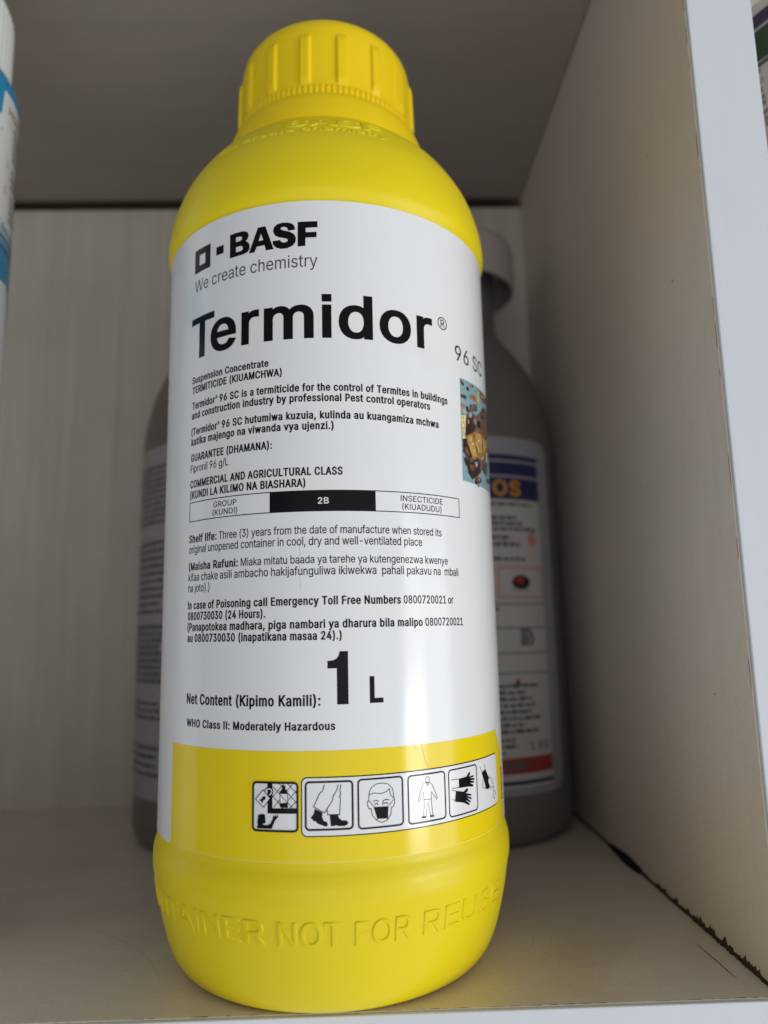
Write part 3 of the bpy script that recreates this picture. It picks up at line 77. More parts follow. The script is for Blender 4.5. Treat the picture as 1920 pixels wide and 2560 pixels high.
SHAPES = json.loads('''{"basf":[[[[-22.46,171.43],[-20.71,171.5],[-19.21,171.48],[-18.12,171.3],[-17.4,170.82],[-17.13,170.05],[-17.38,169.23],[-17.92,168.74],[-17.21,168.24],[-16.85,167.5],[-16.89,166.52],[-17.35,165.86],[-18.42,165.55],[-20.12,165.48],[-22.42,165.45]],[[-20.69,170.31],[-19.69,170.32],[-19.07,170.12],[-18.9,169.59],[-19.31,169.18],[-20.67,169.13]],[[-20.66,167.82],[-19.41,167.88],[-18.8,167.58],[-18.67,166.93],[-19.15,166.56],[-20.64,166.53]]],[[[-17.04,165.38],[-14.7,171.45],[-12.78,171.46],[-10.7,165.37],[-12.6,165.34],[-12.98,166.75],[-14.98,166.64],[-15.56,165.38]],[[-14.5,168.01],[-13.88,169.75],[-13.29,168.05]]],[[[-5.53,169.65],[-5.71,170.6],[-6.26,171.24],[-7.4,171.62],[-8.66,171.72],[-9.92,171.45],[-10.67,170.75],[-10.82,169.79],[-10.45,168.81],[-9.49,168.18],[-8.23,167.81],[-7.4,167.52],[-7.24,167.12],[-7.57,166.76],[-8.23,166.68],[-8.86,166.91],[-9.11,167.42],[-10.94,167.4],[-10.87,166.52],[-10.12,165.66],[-8.86,165.17],[-7.4,165.19],[-6.17,165.65],[-5.45,166.57],[-5.35,167.64],[-5.75,168.54],[-6.78,169.24],[-8.24,169.72],[-8.99,170.08],[-8.93,170.51],[-8.34,170.65],[-7.61,170.46],[-7.3,169.99],[-7.24,169.55]]],[[[-4.93,171.52],[-0.32,171.54],[-0.33,170.02],[-3.07,169.93],[-3.07,168.84],[-0.53,168.89],[-0.6,167.52],[-3.12,167.5],[-3.17,165.45],[-4.95,165.4]]]],"store":[["f","k",0,[[-11.66,47.03],[-10.59,47.06],[-10.57,42.09],[-5.38,42.16],[-5.38,41.09],[-11.63,41.04]]],["s","k",0.13,[[-10.58,44.25],[-7.97,47.1]]],["s","k",0.13,[[-10.33,42.22],[-6.18,46.98]]],["s","k",0.13,[[-8.59,42.13],[-5.41,45.64]]],["s","k",0.13,[[-6.94,42.15],[-5.42,43.55]]],["s","k",0.13,[[-10.58,46.42],[-6.26,42.16]]],["s","k",0.13,[[-10.58,44.56],[-8.31,42.14]]],["s","k",0.13,[[-9.15,47.02],[-5.42,43.11]]],["s","k",0.13,[[-7.42,47.04],[-5.41,45.01]]],["f","w",0,[[-8.87,44.92],[-7.35,44.94],[-7.35,43.16],[-8.87,43.14]]],["s","k",0.13,[[-8.87,44.73],[-7.32,43.16]]],["c","k",0.14,[[-8.91,44.98],[-7.31,45.0],[-7.31,43.1],[-8.91,43.07]]],["f","k",0,[[-8.31,46.71],[-8.04,46.59],[-7.76,46.52],[-7.83,45.95],[-7.42,45.64],[-7.28,44.94],[-9.01,44.92],[-8.94,45.43],[-8.45,45.88],[-8.52,46.45]]],["f","k",0,[[-8.94,43.1],[-7.28,43.25],[-7.28,42.19],[-8.93,42.29]]],["s","k",0.42,[[-12.16,45.42],[-11.7,45.94],[-11.12,46.02],[-10.63,45.71],[-10.52,45.27],[-10.76,44.82],[-11.19,44.55]]],["s","w",0.2,[[-12.05,45.42],[-11.62,45.82],[-11.12,45.89],[-10.72,45.61],[-10.67,45.26],[-10.91,44.88],[-11.19,44.65]]],["f","w",0,[[-12.56,45.6],[-11.05,44.04],[-12.47,42.21],[-14.24,43.8]]],["c","k",0.16,[[-12.56,45.6],[-11.05,44.04],[-12.47,42.21],[-14.24,43.8]]],["f","k",0,[[-12.27,44.45],[-11.98,44.27],[-12.09,43.76],[-12.55,43.55],[-12.66,42.97],[-13.43,43.71],[-12.92,43.86],[-12.73,44.31]]],["f","k",0,[[-13.63,40.71],[-12.9,40.9],[-12.13,40.83],[-12.02,39.19],[-12.6,39.04],[-12.53,38.79],[-11.52,38.77],[-10.96,39.1],[-10.47,40.0],[-10.29,40.83],[-10.12,40.37],[-9.87,40.93],[-9.7,40.4],[-9.42,40.91],[-9.28,40.41],[-9.9,39.83],[-10.25,39.13],[-10.67,38.13],[-13.98,38.09],[-13.69,38.93],[-13.84,39.11]]]],"boots":[["s","k",0.17,[[0.19,46.64],[0.12,46.26],[-0.16,45.38],[-0.69,45.08],[-1.03,44.39],[-1.97,42.39],[0.21,41.2],[1.88,43.55],[2.02,44.43],[2.5,45.11],[2.84,45.79],[3.04,46.61]]],["s","k",0.17,[[3.58,46.59],[3.36,45.33],[3.55,44.69],[3.28,44.25],[3.48,43.93],[3.28,40.78],[0.86,40.81],[0.74,41.88]]],["f","k",0,[[-1.73,42.0],[-0.19,41.28],[-0.26,40.4],[0.06,39.64],[0.65,39.43],[0.89,39.05],[0.71,38.52],[0.12,38.64],[-1.33,39.23],[-1.52,39.61],[-1.92,39.62],[-2.58,40.26],[-2.04,40.94]]],["f","k",0,[[1.26,40.83],[2.98,40.77],[3.1,40.16],[3.69,39.63],[4.62,39.58],[5.01,39.12],[4.87,38.76],[4.21,38.5],[3.15,38.53],[2.49,38.74],[2.16,38.59],[1.5,38.59]]]],"mask":[["s","k",0.14,[[9.3,43.15],[9.31,43.87],[9.44,44.76],[9.89,45.63],[10.87,46.24],[12.06,46.37],[13.45,46.08],[14.34,45.27],[14.62,44.16],[14.63,43.16]]],["s","k",0.14,[[9.38,44.26],[10.45,44.51],[12.01,44.29],[13.01,44.57],[13.79,45.14],[13.85,44.23],[14.1,43.63],[14.8,43.13]]],["s","k",0.14,[[10.39,41.82],[9.3,43.12],[8.97,42.91],[9.08,42.0],[9.38,41.45],[9.75,41.51],[9.97,40.24],[10.83,39.19],[11.89,38.65],[12.92,38.86],[13.9,39.89],[14.14,41.4],[14.55,41.54],[14.88,42.32],[14.83,43.05],[13.45,41.74]]],["s","k",0.12,[[11.02,39.41],[10.77,39.2]]],["s","k",0.12,[[13.25,39.33],[13.52,39.07]]],["f","k",0,[[10.3,41.79],[13.45,41.7],[13.29,39.33],[11.02,39.41]]],["s","k",0.16,[[10.22,42.87],[10.77,43.08],[11.39,42.81]]],["s","k",0.16,[[12.26,42.06],[12.31,42.77],[12.88,43.09],[13.67,42.89]]],["s","k",0.2,[[10.52,42.25],[10.85,42.44],[11.28,42.23]]],["s","k",0.2,[[12.56,42.27],[12.96,42.45],[13.36,42.23]]]],"suit":[["c","k",0.11,[[22.28,46.4],[22.76,46.68],[23.24,46.29],[23.14,45.61],[22.71,45.33],[22.3,45.65]]],["c","k",0.11,[[22.36,45.55],[21.66,45.3],[20.92,43.87],[20.31,42.28],[20.47,41.68],[20.8,42.41],[21.6,43.69],[21.71,42.15],[21.73,40.82],[21.54,38.92],[20.96,38.45],[22.1,38.42],[22.68,41.62],[23.28,38.77],[23.15,38.38],[24.35,38.39],[23.88,38.72],[23.66,40.56],[23.57,41.91],[23.63,43.44],[24.63,42.29],[25.02,41.64],[25.11,42.13],[24.44,43.81],[23.77,45.05],[23.07,45.47]]],["s","k",0.1,[[21.7,42.07],[23.64,41.95]]],["s","k",0.1,[[22.36,45.55],[22.73,44.76],[23.07,45.47]]],["f","k",0,[[20.96,38.45],[21.54,38.79],[22.13,38.71],[22.1,38.42]]],["f","k",0,[[23.15,38.38],[23.28,38.73],[23.88,38.72],[24.35,38.39]]]],"gloves":[["f","k",0,[[31.64,45.0],[34.32,45.1],[35.04,45.77],[35.74,45.96],[35.59,45.3],[35.16,44.97],[37.01,44.98],[37.09,44.67],[35.3,44.56],[37.26,44.35],[37.3,43.95],[35.44,44.05],[37.13,43.68],[37.0,43.35],[35.41,43.56],[36.79,42.99],[36.57,42.59],[34.68,42.9],[31.68,43.07]]],["s","k",0.12,[[29.32,45.08],[31.64,45.0]]],["s","k",0.12,[[29.37,43.28],[31.69,43.21]]],["f","k",0,[[30.62,42.66],[33.16,42.07],[34.16,42.59],[34.72,42.46],[34.55,41.95],[33.78,41.69],[35.76,41.16],[35.84,40.8],[34.07,41.15],[35.88,40.36],[35.79,40.03],[34.04,40.68],[35.49,39.75],[35.3,39.46],[33.69,40.25],[35.05,39.25],[34.92,38.88],[33.02,39.79],[30.21,40.44]]],["s","k",0.12,[[29.36,42.98],[30.62,42.6]]],["s","k",0.12,[[29.26,41.02],[30.37,40.7]]]],"wash":[["s","k",0.12,[[39.72,46.56],[40.94,44.66]]],["s","k",0.12,[[41.91,46.73],[42.42,45.63]]],["f","k",0,[[42.32,45.55],[43.27,44.28],[44.21,43.3],[43.71,42.58],[44.52,41.21],[43.41,40.81],[42.22,41.22],[41.67,42.73],[40.52,44.93]]],["s","k",0.12,[[43.95,43.35],[45.29,43.02],[46.05,41.96],[46.6,41.45],[46.63,40.21],[47.97,39.34],[47.09,37.97],[46.23,38.65],[46.72,39.99]]],["s","k",0.12,[[41.07,43.63],[40.67,41.7],[42.46,41.18]]],["s","k",0.12,[[44.46,40.72],[45.05,41.01],[46.52,40.85]]]],"photo":[["shade",[[38.04,129.5],[40.92,131.35],[46.31,130.88],[53.23,135.25],[68.35,135.25],[58.73,128.31],[38.14,123.54]]],["shade",[[38.48,122.88],[45.03,126.19],[68.35,126.19],[56.67,121.93],[53.61,116.16],[48.99,117.25],[43.8,114.09],[40.72,114.6],[39.28,117.53]]],["shade",[[47.62,138.31],[52.5,138.67],[68.35,138.67],[68.35,138.67],[52.03,136.16],[49.32,136.94]]],["cream",[[37.81,129.16],[40.06,129.59],[39.9,126.38],[39.01,122.99],[38.35,122.86],[38.01,125.4]]],["tan",[[37.95,131.83],[39.87,132.58],[40.14,131.61],[39.19,130.79],[37.99,130.66]]],["grey",[[38.6,130.07],[39.9,131.11],[41.01,130.63],[40.2,129.55],[38.83,129.53]]],["grey",[[41.62,130.77],[43.78,131.45],[43.35,130.44],[42.59,129.36],[41.71,130.05]]],["grey",[[38.46,133.57],[39.81,133.61],[40.04,132.92],[38.77,132.47]]],["brown",[[38.0,138.21],[39.04,138.04],[39.83,137.5],[39.64,136.85],[38.7,136.98],[38.2,137.37]]],["black",[[40.93,136.89],[41.88,137.45],[42.45,136.69],[41.94,136.25],[40.88,136.27]]],["tan",[[42.72,137.98],[44.29,138.5],[44.87,138.1],[43.67,137.49],[42.83,137.4]]],["black",[[42.73,138.06],[44.3,138.55],[45.17,138.14],[43.67,137.41],[44.6,138.02],[43.74,138.19]]],["brown",[[38.08,134.52],[39.49,134.79],[40.73,134.44],[40.53,133.71],[39.41,133.73],[38.07,133.63]]],["amber",[[42.65,135.39],[44.23,136.04],[46.08,135.86],[47.58,135.2],[47.15,134.47],[44.78,134.44],[42.75,134.66]]],["lime",[[47.35,137.92],[48.98,138.09],[48.79,134.92],[47.55,134.27]]],["tan",[[49.93,137.59],[53.86,138.14],[54.56,137.55],[50.94,136.94]]],["black",[[40.25,131.93],[41.44,132.15],[41.79,130.96],[40.71,130.56],[40.33,131.21]]],["brown",[[42.39,132.46],[44.66,133.19],[46.03,132.64],[44.49,131.56],[42.46,131.43]]],["tan",[[43.0,132.01],[44.23,132.47],[44.55,132.1],[43.29,131.63]]],["brown",[[50.73,133.91],[54.31,134.77],[54.44,133.53],[50.84,132.85]]],["black",[[49.9,132.13],[52.96,132.17],[52.42,131.24],[50.01,131.07]]],["black",[[46.55,129.42],[48.39,130.19],[49.49,129.39],[48.57,128.09],[46.79,127.96]]],["dark",[[40.43,128.86],[41.65,129.29],[42.88,128.98],[43.66,130.22],[44.15,129.89],[43.49,128.38],[45.05,128.15],[44.75,127.02],[43.23,125.63],[41.27,124.76],[39.39,124.37],[39.86,126.96]]],["tan",[[40.75,128.49],[41.61,128.84],[41.68,127.81],[40.9,127.49]]],["tan",[[44.4,129.95],[45.78,129.68],[45.86,128.64],[44.72,128.52]]],["amber",[[39.79,124.31],[41.59,125.05],[44.69,126.41],[48.03,127.5],[53.72,130.49],[56.95,131.44],[59.09,128.89],[57.26,125.23],[51.98,121.98],[47.53,120.12],[44.29,119.03],[42.0,119.18],[40.71,121.57]]],["rust",[[46.66,126.87],[52.89,130.12],[56.92,131.35],[57.96,128.59],[53.47,125.88],[51.52,126.34],[49.36,126.75],[47.47,126.6]]],["gold",[[40.2,124.1],[42.19,124.81],[44.68,122.82],[45.55,120.61],[42.96,119.22],[41.27,121.24]]],["gold",[[44.98,125.72],[47.91,126.55],[49.35,124.91],[49.45,122.19],[46.18,121.04],[44.74,123.43]]],["gold",[[50.28,125.89],[53.51,126.05],[54.89,124.82],[50.83,122.33],[50.19,123.57]]],["pale",[[42.49,122.95],[43.84,123.24],[43.61,122.59],[42.61,122.46]]],["pale",[[46.18,124.49],[47.71,124.99],[47.4,124.31],[46.12,123.95]]],["dark",[[44.88,123.01],[46.02,121.31],[45.59,120.92],[44.65,122.51]]],["dark",[[49.72,124.99],[50.23,122.82],[49.48,122.34],[49.37,124.0]]],["dark",[[38.19,122.54],[39.41,122.92],[41.02,121.77],[42.49,119.42],[41.06,118.72],[39.41,119.29],[38.14,119.92]]],["rust",[[38.88,121.22],[39.86,121.55],[41.43,119.66],[40.52,119.2],[39.18,119.82]]],["tan",[[47.09,120.03],[50.7,121.54],[51.83,121.17],[49.37,119.89],[47.47,119.65]]],["dark",[[38.57,118.7],[40.47,118.61],[41.87,117.7],[45.86,119.93],[46.96,118.95],[47.49,116.36],[45.34,115.23],[41.98,113.64],[40.18,114.94],[39.51,116.99]]],["grey",[[43.88,118.36],[45.74,118.86],[45.62,117.8],[44.43,116.99]]],["rust",[[40.94,117.24],[43.13,117.63],[44.05,116.62],[41.69,115.63]]],["brown",[[49.73,118.91],[53.64,119.71],[53.28,118.1],[51.61,116.54],[49.45,117.04]]],["brown",[[43.45,114.03],[45.7,115.0],[47.97,114.96],[48.08,114.08],[45.87,113.11],[43.72,113.35]]],["black",[[43.26,113.71],[44.44,113.61],[44.9,112.81],[43.66,112.75]]],["tan",[[45.28,114.63],[46.87,114.84],[46.56,113.97],[45.57,113.87]]],["dark",[[37.97,123.07],[39.74,123.57],[39.93,122.44],[38.52,121.73]]],["dark",[[38.16,118.49],[39.16,117.8],[39.46,116.41],[38.6,117.41]]],["shade",[[42.27,132.88],[46.68,134.03],[46.88,132.25],[42.08,130.74]]],["black",[[44.7,112.63],[46.01,112.62],[45.39,112.23]]],["brown",[[52.77,115.7],[58.04,116.57],[57.33,115.02],[53.28,114.72]]],["lime",[[52.68,122.13],[55.51,123.55],[54.68,120.55],[52.62,120.11]]]]}''')


# ------------------------------------------------------------------ materials
def new_mat(name):
    m = bpy.data.materials.new(name)
    m.use_nodes = True
    nt = m.node_tree
    return m, nt, nt.nodes['Principled BSDF'], nt.nodes.new, nt.links.new

def set_in(b, **kw):
    for k, v in kw.items():
        k = k.replace('_', ' ')
        if isinstance(v, tuple) and len(v) == 3 and 'Color' in k:
            v = (*v, 1)
        b.inputs[k].default_value = v

def plastic(name, col, rough=0.4, sss=0.0, bump=0.0, scale=60, var=0.06, spec=0.5):
    m, nt, b, N, L = new_mat(name)
    set_in(b, Roughness=rough)
    b.inputs['Specular IOR Level'].default_value = spec
    if sss:
        set_in(b, Subsurface_Weight=sss, Subsurface_Scale=0.004)
        b.inputs['Subsurface Radius'].default_value = (1.0, 0.7, 0.15)
    tc = N('ShaderNodeTexCoord')
    no = N('ShaderNodeTexNoise'); no.inputs['Scale'].default_value = scale; no.inputs['Detail'].default_value = 5
    L(tc.outputs['Object'], no.inputs['Vector'])
    mx = N('ShaderNodeMix'); mx.data_type = 'RGBA'
    mx.inputs[6].default_value = (*[c * (1 - var) for c in col], 1)
    mx.inputs[7].default_value = (*[min(1, c * (1 + var)) for c in col], 1)
    L(no.outputs['Fac'], mx.inputs[0]); L(mx.outputs[2], b.inputs['Base Color'])
    mr = N('ShaderNodeMapRange'); mr.inputs[1].default_value = .3; mr.inputs[2].default_value = .7; mr.inputs[3].default_value = rough * 0.75; mr.inputs[4].default_value = rough * 1.25
    mpg = N('ShaderNodeMapping'); mpg.inputs['Scale'].default_value = (1, 1, 9)      # rub marks run round the bottle
    L(tc.outputs['Object'], mpg.inputs[0])
    sc_ = N('ShaderNodeTexNoise'); sc_.inputs['Scale'].default_value = 70; sc_.inputs['Detail'].default_value = 5; sc_.inputs['Roughness'].default_value = .7
    L(mpg.outputs[0], sc_.inputs['Vector'])
    L(sc_.outputs['Fac'], mr.inputs[0]); L(mr.outputs[0], b.inputs['Roughness'])
    if bump:
        n2 = N('ShaderNodeTexNoise'); n2.inputs['Scale'].default_value = 900; n2.inputs['Detail'].default_value = 3
        L(tc.outputs['Object'], n2.inputs['Vector'])
        n3 = N('ShaderNodeTexNoise'); n3.inputs['Scale'].default_value = 45; n3.inputs['Detail'].default_value = 2
        L(tc.outputs['Object'], n3.inputs['Vector'])
        ad = N('ShaderNodeMath'); ad.operation = 'MULTIPLY_ADD'; ad.inputs[1].default_value = 4.0
        L(n3.outputs['Fac'], ad.inputs[0]); L(n2.outputs['Fac'], ad.inputs[2])
        bp = N('ShaderNodeBump'); bp.inputs['Strength'].default_value = bump; bp.inputs['Distance'].default_value = 0.0004
        L(ad.outputs[0], bp.inputs['Height']); L(bp.outputs[0], b.inputs['Normal'])
    return m

def paper(name, col, rough=0.24, smudge=0.0, spec=0.5, mottle=0.0):
    """glossy label stock: faint creases in the gloss, a few smudges"""
    m, nt, b, N, L = new_mat(name)
    b.inputs['Specular IOR Level'].default_value = spec
    tc = N('ShaderNodeTexCoord')
    no = N('ShaderNodeTexNoise'); no.inputs['Scale'].default_value = 38; no.inputs['Detail'].default_value = 6; no.inputs['Roughness'].default_value = 0.65
    L(tc.outputs['Object'], no.inputs['Vector'])
    mr = N('ShaderNodeMapRange'); mr.inputs[1].default_value = 0.3; mr.inputs[2].default_value = 0.75
    mr.inputs[3].default_value = rough * 0.8; mr.inputs[4].default_value = rough * 1.35
    L(no.outputs['Fac'], mr.inputs[0]); L(mr.outputs[0], b.inputs['Roughness'])
    if smudge:
        cr = N('ShaderNodeValToRGB')
        cr.color_ramp.elements[0].position = 0.6; cr.color_ramp.elements[0].color = (*col, 1)
        cr.color_ramp.elements[1].position = 0.8; cr.color_ramp.elements[1].color = (*[c * k for c, k in zip(col, (1 - smudge * .6, 1 - smudge * .8, 1 - smudge * 1.3))], 1)
        L(no.outputs['Fac'], cr.inputs[0]); L(cr.outputs[0], b.inputs['Base Color'])
    elif mottle:
        n4 = N('ShaderNodeTexNoise'); n4.inputs['Scale'].default_value = 900; n4.inputs['Detail'].default_value = 4; n4.inputs['Roughness'].default_value = .7
        L(tc.outputs['Object'], n4.inputs['Vector'])
        cr = N('ShaderNodeValToRGB')
        cr.color_ramp.elements[0].position = 0.32; cr.color_ramp.elements[0].color = (*[c * (1 - mottle) for c in col], 1)
        cr.color_ramp.elements[1].position = 0.68; cr.color_ramp.elements[1].color = (*[min(1, c * (1 + mottle)) for c in col], 1)
        L(n4.outputs['Fac'], cr.inputs[0]); L(cr.outputs[0], b.inputs['Base Color'])
    else:
        set_in(b, Base_Color=col)
    mp = N('ShaderNodeMapping'); mp.inputs['Scale'].default_value = (1, 1, 0.35)
    L(tc.outputs['Object'], mp.inputs[0])
    n2 = N('ShaderNodeTexNoise'); n2.inputs['Scale'].default_value = 55; n2.inputs['Detail'].default_value = 1.5
    L(mp.outputs[0], n2.inputs['Vector'])
    bp = N('ShaderNodeBump'); bp.inputs['Strength'].default_value = 0.5; bp.inputs['Distance'].default_value = 0.0006
    L(n2.outputs['Fac'], bp.inputs['Height']); L(bp.outputs[0], b.inputs['Normal'])
    return m

def laminate(name, col, grain_axis='Z', rough=0.42, dirt=0.35, grain=0.10, fine=0.22):
    """melamine board: fine streaky grain along one axis, speckle, grime patches"""
    m, nt, b, N, L = new_mat(name)
    tc = N('ShaderNodeTexCoord')
    mp = N('ShaderNodeMapping')
    s = {'X': (6, 190, 190), 'Y': (190, 6, 190), 'Z': (190, 190, 6)}[grain_axis]
    mp.inputs['Scale'].default_value = s
    L(tc.outputs['Object'], mp.inputs[0])
    g = N('ShaderNodeTexNoise'); g.inputs['Scale'].default_value = 1.0; g.inputs['Detail'].default_value = 6; g.inputs['Roughness'].default_value = 0.7
    L(mp.outputs[0], g.inputs['Vector'])
    cr = N('ShaderNodeValToRGB')
    cr.color_ramp.elements[0].position = 0.3; cr.color_ramp.elements[0].color = (*[c * (1 - grain) for c in col], 1)
    cr.color_ramp.elements[1].position = 0.72; cr.color_ramp.elements[1].color = (*[min(1, c * (1 + grain)) for c in col], 1)
    L(g.outputs['Fac'], cr.inputs[0])
    d = N('ShaderNodeTexNoise'); d.inputs['Scale'].default_value = 24; d.inputs['Detail'].default_value = 7; d.inputs['Roughness'].default_value = 0.6
    L(tc.outputs['Object'], d.inputs['Vector'])
    dr = N('ShaderNodeValToRGB')
    dr.color_ramp.elements[0].position = 0.5; dr.color_ramp.elements[0].color = (0, 0, 0, 1)
    dr.color_ramp.elements[1].position = 0.85; dr.color_ramp.elements[1].color = (dirt, dirt, dirt, 1)
    L(d.outputs['Fac'], dr.inputs[0])
    mx = N('ShaderNodeMix'); mx.data_type = 'RGBA'
    L(dr.outputs[0], mx.inputs[0]); L(cr.outputs[0], mx.inputs[6])
    mx.inputs[7].default_value = (col[0] * .72, col[1] * .62, col[2] * .48, 1)
    f = N('ShaderNodeTexNoise'); f.inputs['Scale'].default_value = 1100; f.inputs['Detail'].default_value = 2
    L(tc.outputs['Object'], f.inputs['Vector'])
    m2 = N('ShaderNodeMix'); m2.data_type = 'RGBA'; m2.blend_type = 'MULTIPLY'; m2.inputs[0].default_value = fine
    L(mx.outputs[2], m2.inputs[6]); L(f.outputs['Fac'], m2.inputs[7])
    L(m2.outputs[2], b.inputs['Base Color'])
    mr = N('ShaderNodeMapRange'); mr.inputs[3].default_value = rough * .8; mr.inputs[4].default_value = rough * 1.25
    L(d.outputs['Fac'], mr.inputs[0]); L(mr.outputs[0], b.inputs['Roughness'])
    bp = N('ShaderNodeBump'); bp.inputs['Strength'].default_value = fine; bp.inputs['Distance'].default_value = 0.0002
    L(f.outputs['Fac'], bp.inputs['Height']); L(bp.outputs[0], b.inputs['Normal'])
    return m

M = {}
M['yellow_body'] = plastic('yellow_body', (0.80, 0.632, 0.006), 0.36, 0.08, 0.07, 30, 0.04, 0.32)
M['yellow_cap'] = plastic('yellow_cap', (0.88, 0.622, 0.004), 0.42, 0.06, 0.06, 40, 0.03, 0.28)
M['label_white'] = paper('label_white', (0.78, 0.79, 0.80), 0.17, 0.12)
M['ink_yellow'] = paper('ink_yellow', (0.84, 0.64, 0.004), 0.17, 0, 0.36)
M['ink_white'] = paper('ink_white', (0.78, 0.79, 0.80), 0.16)
M['ink_black'] = paper('ink_black', (0.003, 0.003, 0.0045), 0.18, 0, 0.17)
M['ink_dark_grey'] = paper('ink_dark_grey', (0.05, 0.05, 0.055), 0.24)
for n, c in dict(base=(0.23, 0.37, 0.42), shade=(0.13, 0.10, 0.085), cream=(0.72, 0.60, 0.30), tan=(0.42, 0.24, 0.14), grey=(0.34, 0.36, 0.42), brown=(0.10, 0.055, 0.04),
                 black=(0.012, 0.01, 0.012), amber=(0.34, 0.17, 0.05), lime=(0.55, 0.55, 0.22), dark=(0.035, 0.018, 0.014),
                 rust=(0.17, 0.07, 0.035), gold=(0.50, 0.30, 0.09), pale=(0.75, 0.60, 0.32)).items():
    M['photo_' + n] = paper('photo_' + n, c, 0.22, 0, .4, .22 if n == 'base' else .55)
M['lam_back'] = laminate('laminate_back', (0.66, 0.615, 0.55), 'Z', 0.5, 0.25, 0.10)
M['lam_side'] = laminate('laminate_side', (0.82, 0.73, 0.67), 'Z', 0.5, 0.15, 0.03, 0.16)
M['lam_shelf'] = laminate('laminate_shelf', (0.79, 0.70, 0.60), 'X', 0.34, 0.75, 0.05)
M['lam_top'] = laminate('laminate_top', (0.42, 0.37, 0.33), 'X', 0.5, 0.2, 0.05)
M['edge_white'] = laminate('edge_white', (0.69, 0.72, 0.76), 'Z', 0.42, 0.10, 0.015, 0.05)
M['chipboard'] = laminate('chipboard', (0.06, 0.07, 0.10), 'X', 0.8, 0.4, 0.2)
M['dust'] = laminate('dust', (0.74, 0.69, 0.62), 'Y', 0.8, 0.2, 0.1)
M['hole_shade'] = laminate('hole_shade', (0.012, 0.009, 0.008), 'Y', 0.9, 0.2, 0.2)  # shade inside the joint hole, put into the colour
M['grime'] = laminate('grime', (0.075, 0.045, 0.025), 'Y', 0.9, 0.4, 0.3)
M['grey_plastic'] = plastic('grey_plastic', (0.14, 0.128, 0.12), 0.38, 0, 0.15, 30, 0.1)
M['grey_cap'] = plastic('grey_cap', (0.42, 0.385, 0.36), 0.4, 0, 0.1, 40, 0.06)
M['grey_label'] = paper('grey_label', (0.30, 0.29, 0.31), 0.3)
M['grey_label_panel'] = paper('grey_label_panel', (0.46, 0.44, 0.42), 0.3)
M['crease'] = paper('crease', (0.52, 0.54, 0.56), 0.3)
M['ink_navy'] = paper('ink_navy', (0.018, 0.02, 0.085), 0.3)
M['ink_orange'] = paper('ink_orange', (0.55, 0.24, 0.02), 0.3)
M['ink_red'] = paper('ink_red', (0.30, 0.035, 0.03), 0.3)
M['ink_pink'] = paper('ink_pink', (0.50, 0.20, 0.18), 0.3)
M['ink_grey'] = paper('ink_grey', (0.10, 0.10, 0.105), 0.3)
M['white_plastic'] = plastic('white_plastic', (0.74, 0.76, 0.74), 0.38, 0.05, 0.1, 40, 0.03)
M['cyan_label'] = paper('cyan_label', (0.02, 0.27, 0.50), 0.28)
for _k, _c in enumerate(((.60, .70, .76), (.44, .60, .70), (.26, .48, .62), (.11, .36, .55))): M['fade_%d' % _k] = paper('fade_%d' % _k, _c, 0.28)
M['ink_brown'] = paper('ink_brown', (0.32, 0.10, 0.05), 0.3)
M['ink_blue'] = paper('ink_blue', (0.03, 0.09, 0.24), 0.3)
M['purple'] = paper('ink_purple', (0.012, 0.007, 0.04), 0.3)
M['green'] = paper('ink_green', (0.002, 0.032, 0.009), 0.3)

# ------------------------------------------------------------------ mesh helpers (all in mm)
class MB:
    def __init__(s):
        s.v, s.f, s.mi, s.mats = [], [], [], []
    def slot(s, m):
        if m not in s.mats: s.mats.append(m)
        return s.mats.index(m)
    def add(s, verts, faces, m):
        k = len(s.v); i = s.slot(m)
        s.v += verts; s.f += [tuple(a + k for a in f) for f in faces]; s.mi += [i] * len(faces)
    def build(s, name, parent=None, smooth=False, sharp=None):
        me = bpy.data.meshes.new(name)
        me.from_pydata([(x * MM, y * MM, z * MM) for x, y, z in s.v], [], s.f)
        for m in s.mats: me.materials.append(M[m])
        me.polygons.foreach_set('material_index', s.mi)
        if smooth:
            me.polygons.foreach_set('use_smooth', [True] * len(me.polygons))
            if sharp: me.set_sharp_from_angle(angle=R_(sharp))
        me.validate(); me.update()
        o = bpy.data.objects.new(name, me)
        C.objects.link(o)
        if parent: o.parent = parent
        return o

def thing(name, label, cat, loc, group=None):
    o = bpy.data.objects.new(name, None)
    C.objects.link(o)
    o.location = [c * MM for c in loc]
    o.empty_display_size = 0.02
    o['label'], o['category'] = label, cat
    if group: o['group'] = group
    return o

def lathe(mb, prof, m, seg=160, a0=0, a1=360, rfun=None, close=None):
    """prof: [(r, z)] bottom to top; angle 0 faces the viewer, positive to +X"""
    full = abs(a1 - a0 - 360) < 1e-6
    n = seg if full else seg + 1
    vs, fs = [], []
    for r, z in prof:
        for i in range(n):
            a = R_(a0 + (a1 - a0) * i / seg)
            rr = r + (rfun(a, z) if rfun else 0)
            vs.append((rr * math.sin(a), -rr * math.cos(a), z))
    for j in range(len(prof) - 1):
        for i in range(seg):
            k = (i + 1) % n
            fs.append((j * n + i, j * n + k, (j + 1) * n + k, (j + 1) * n + i))
    mb.add(vs, fs, m)

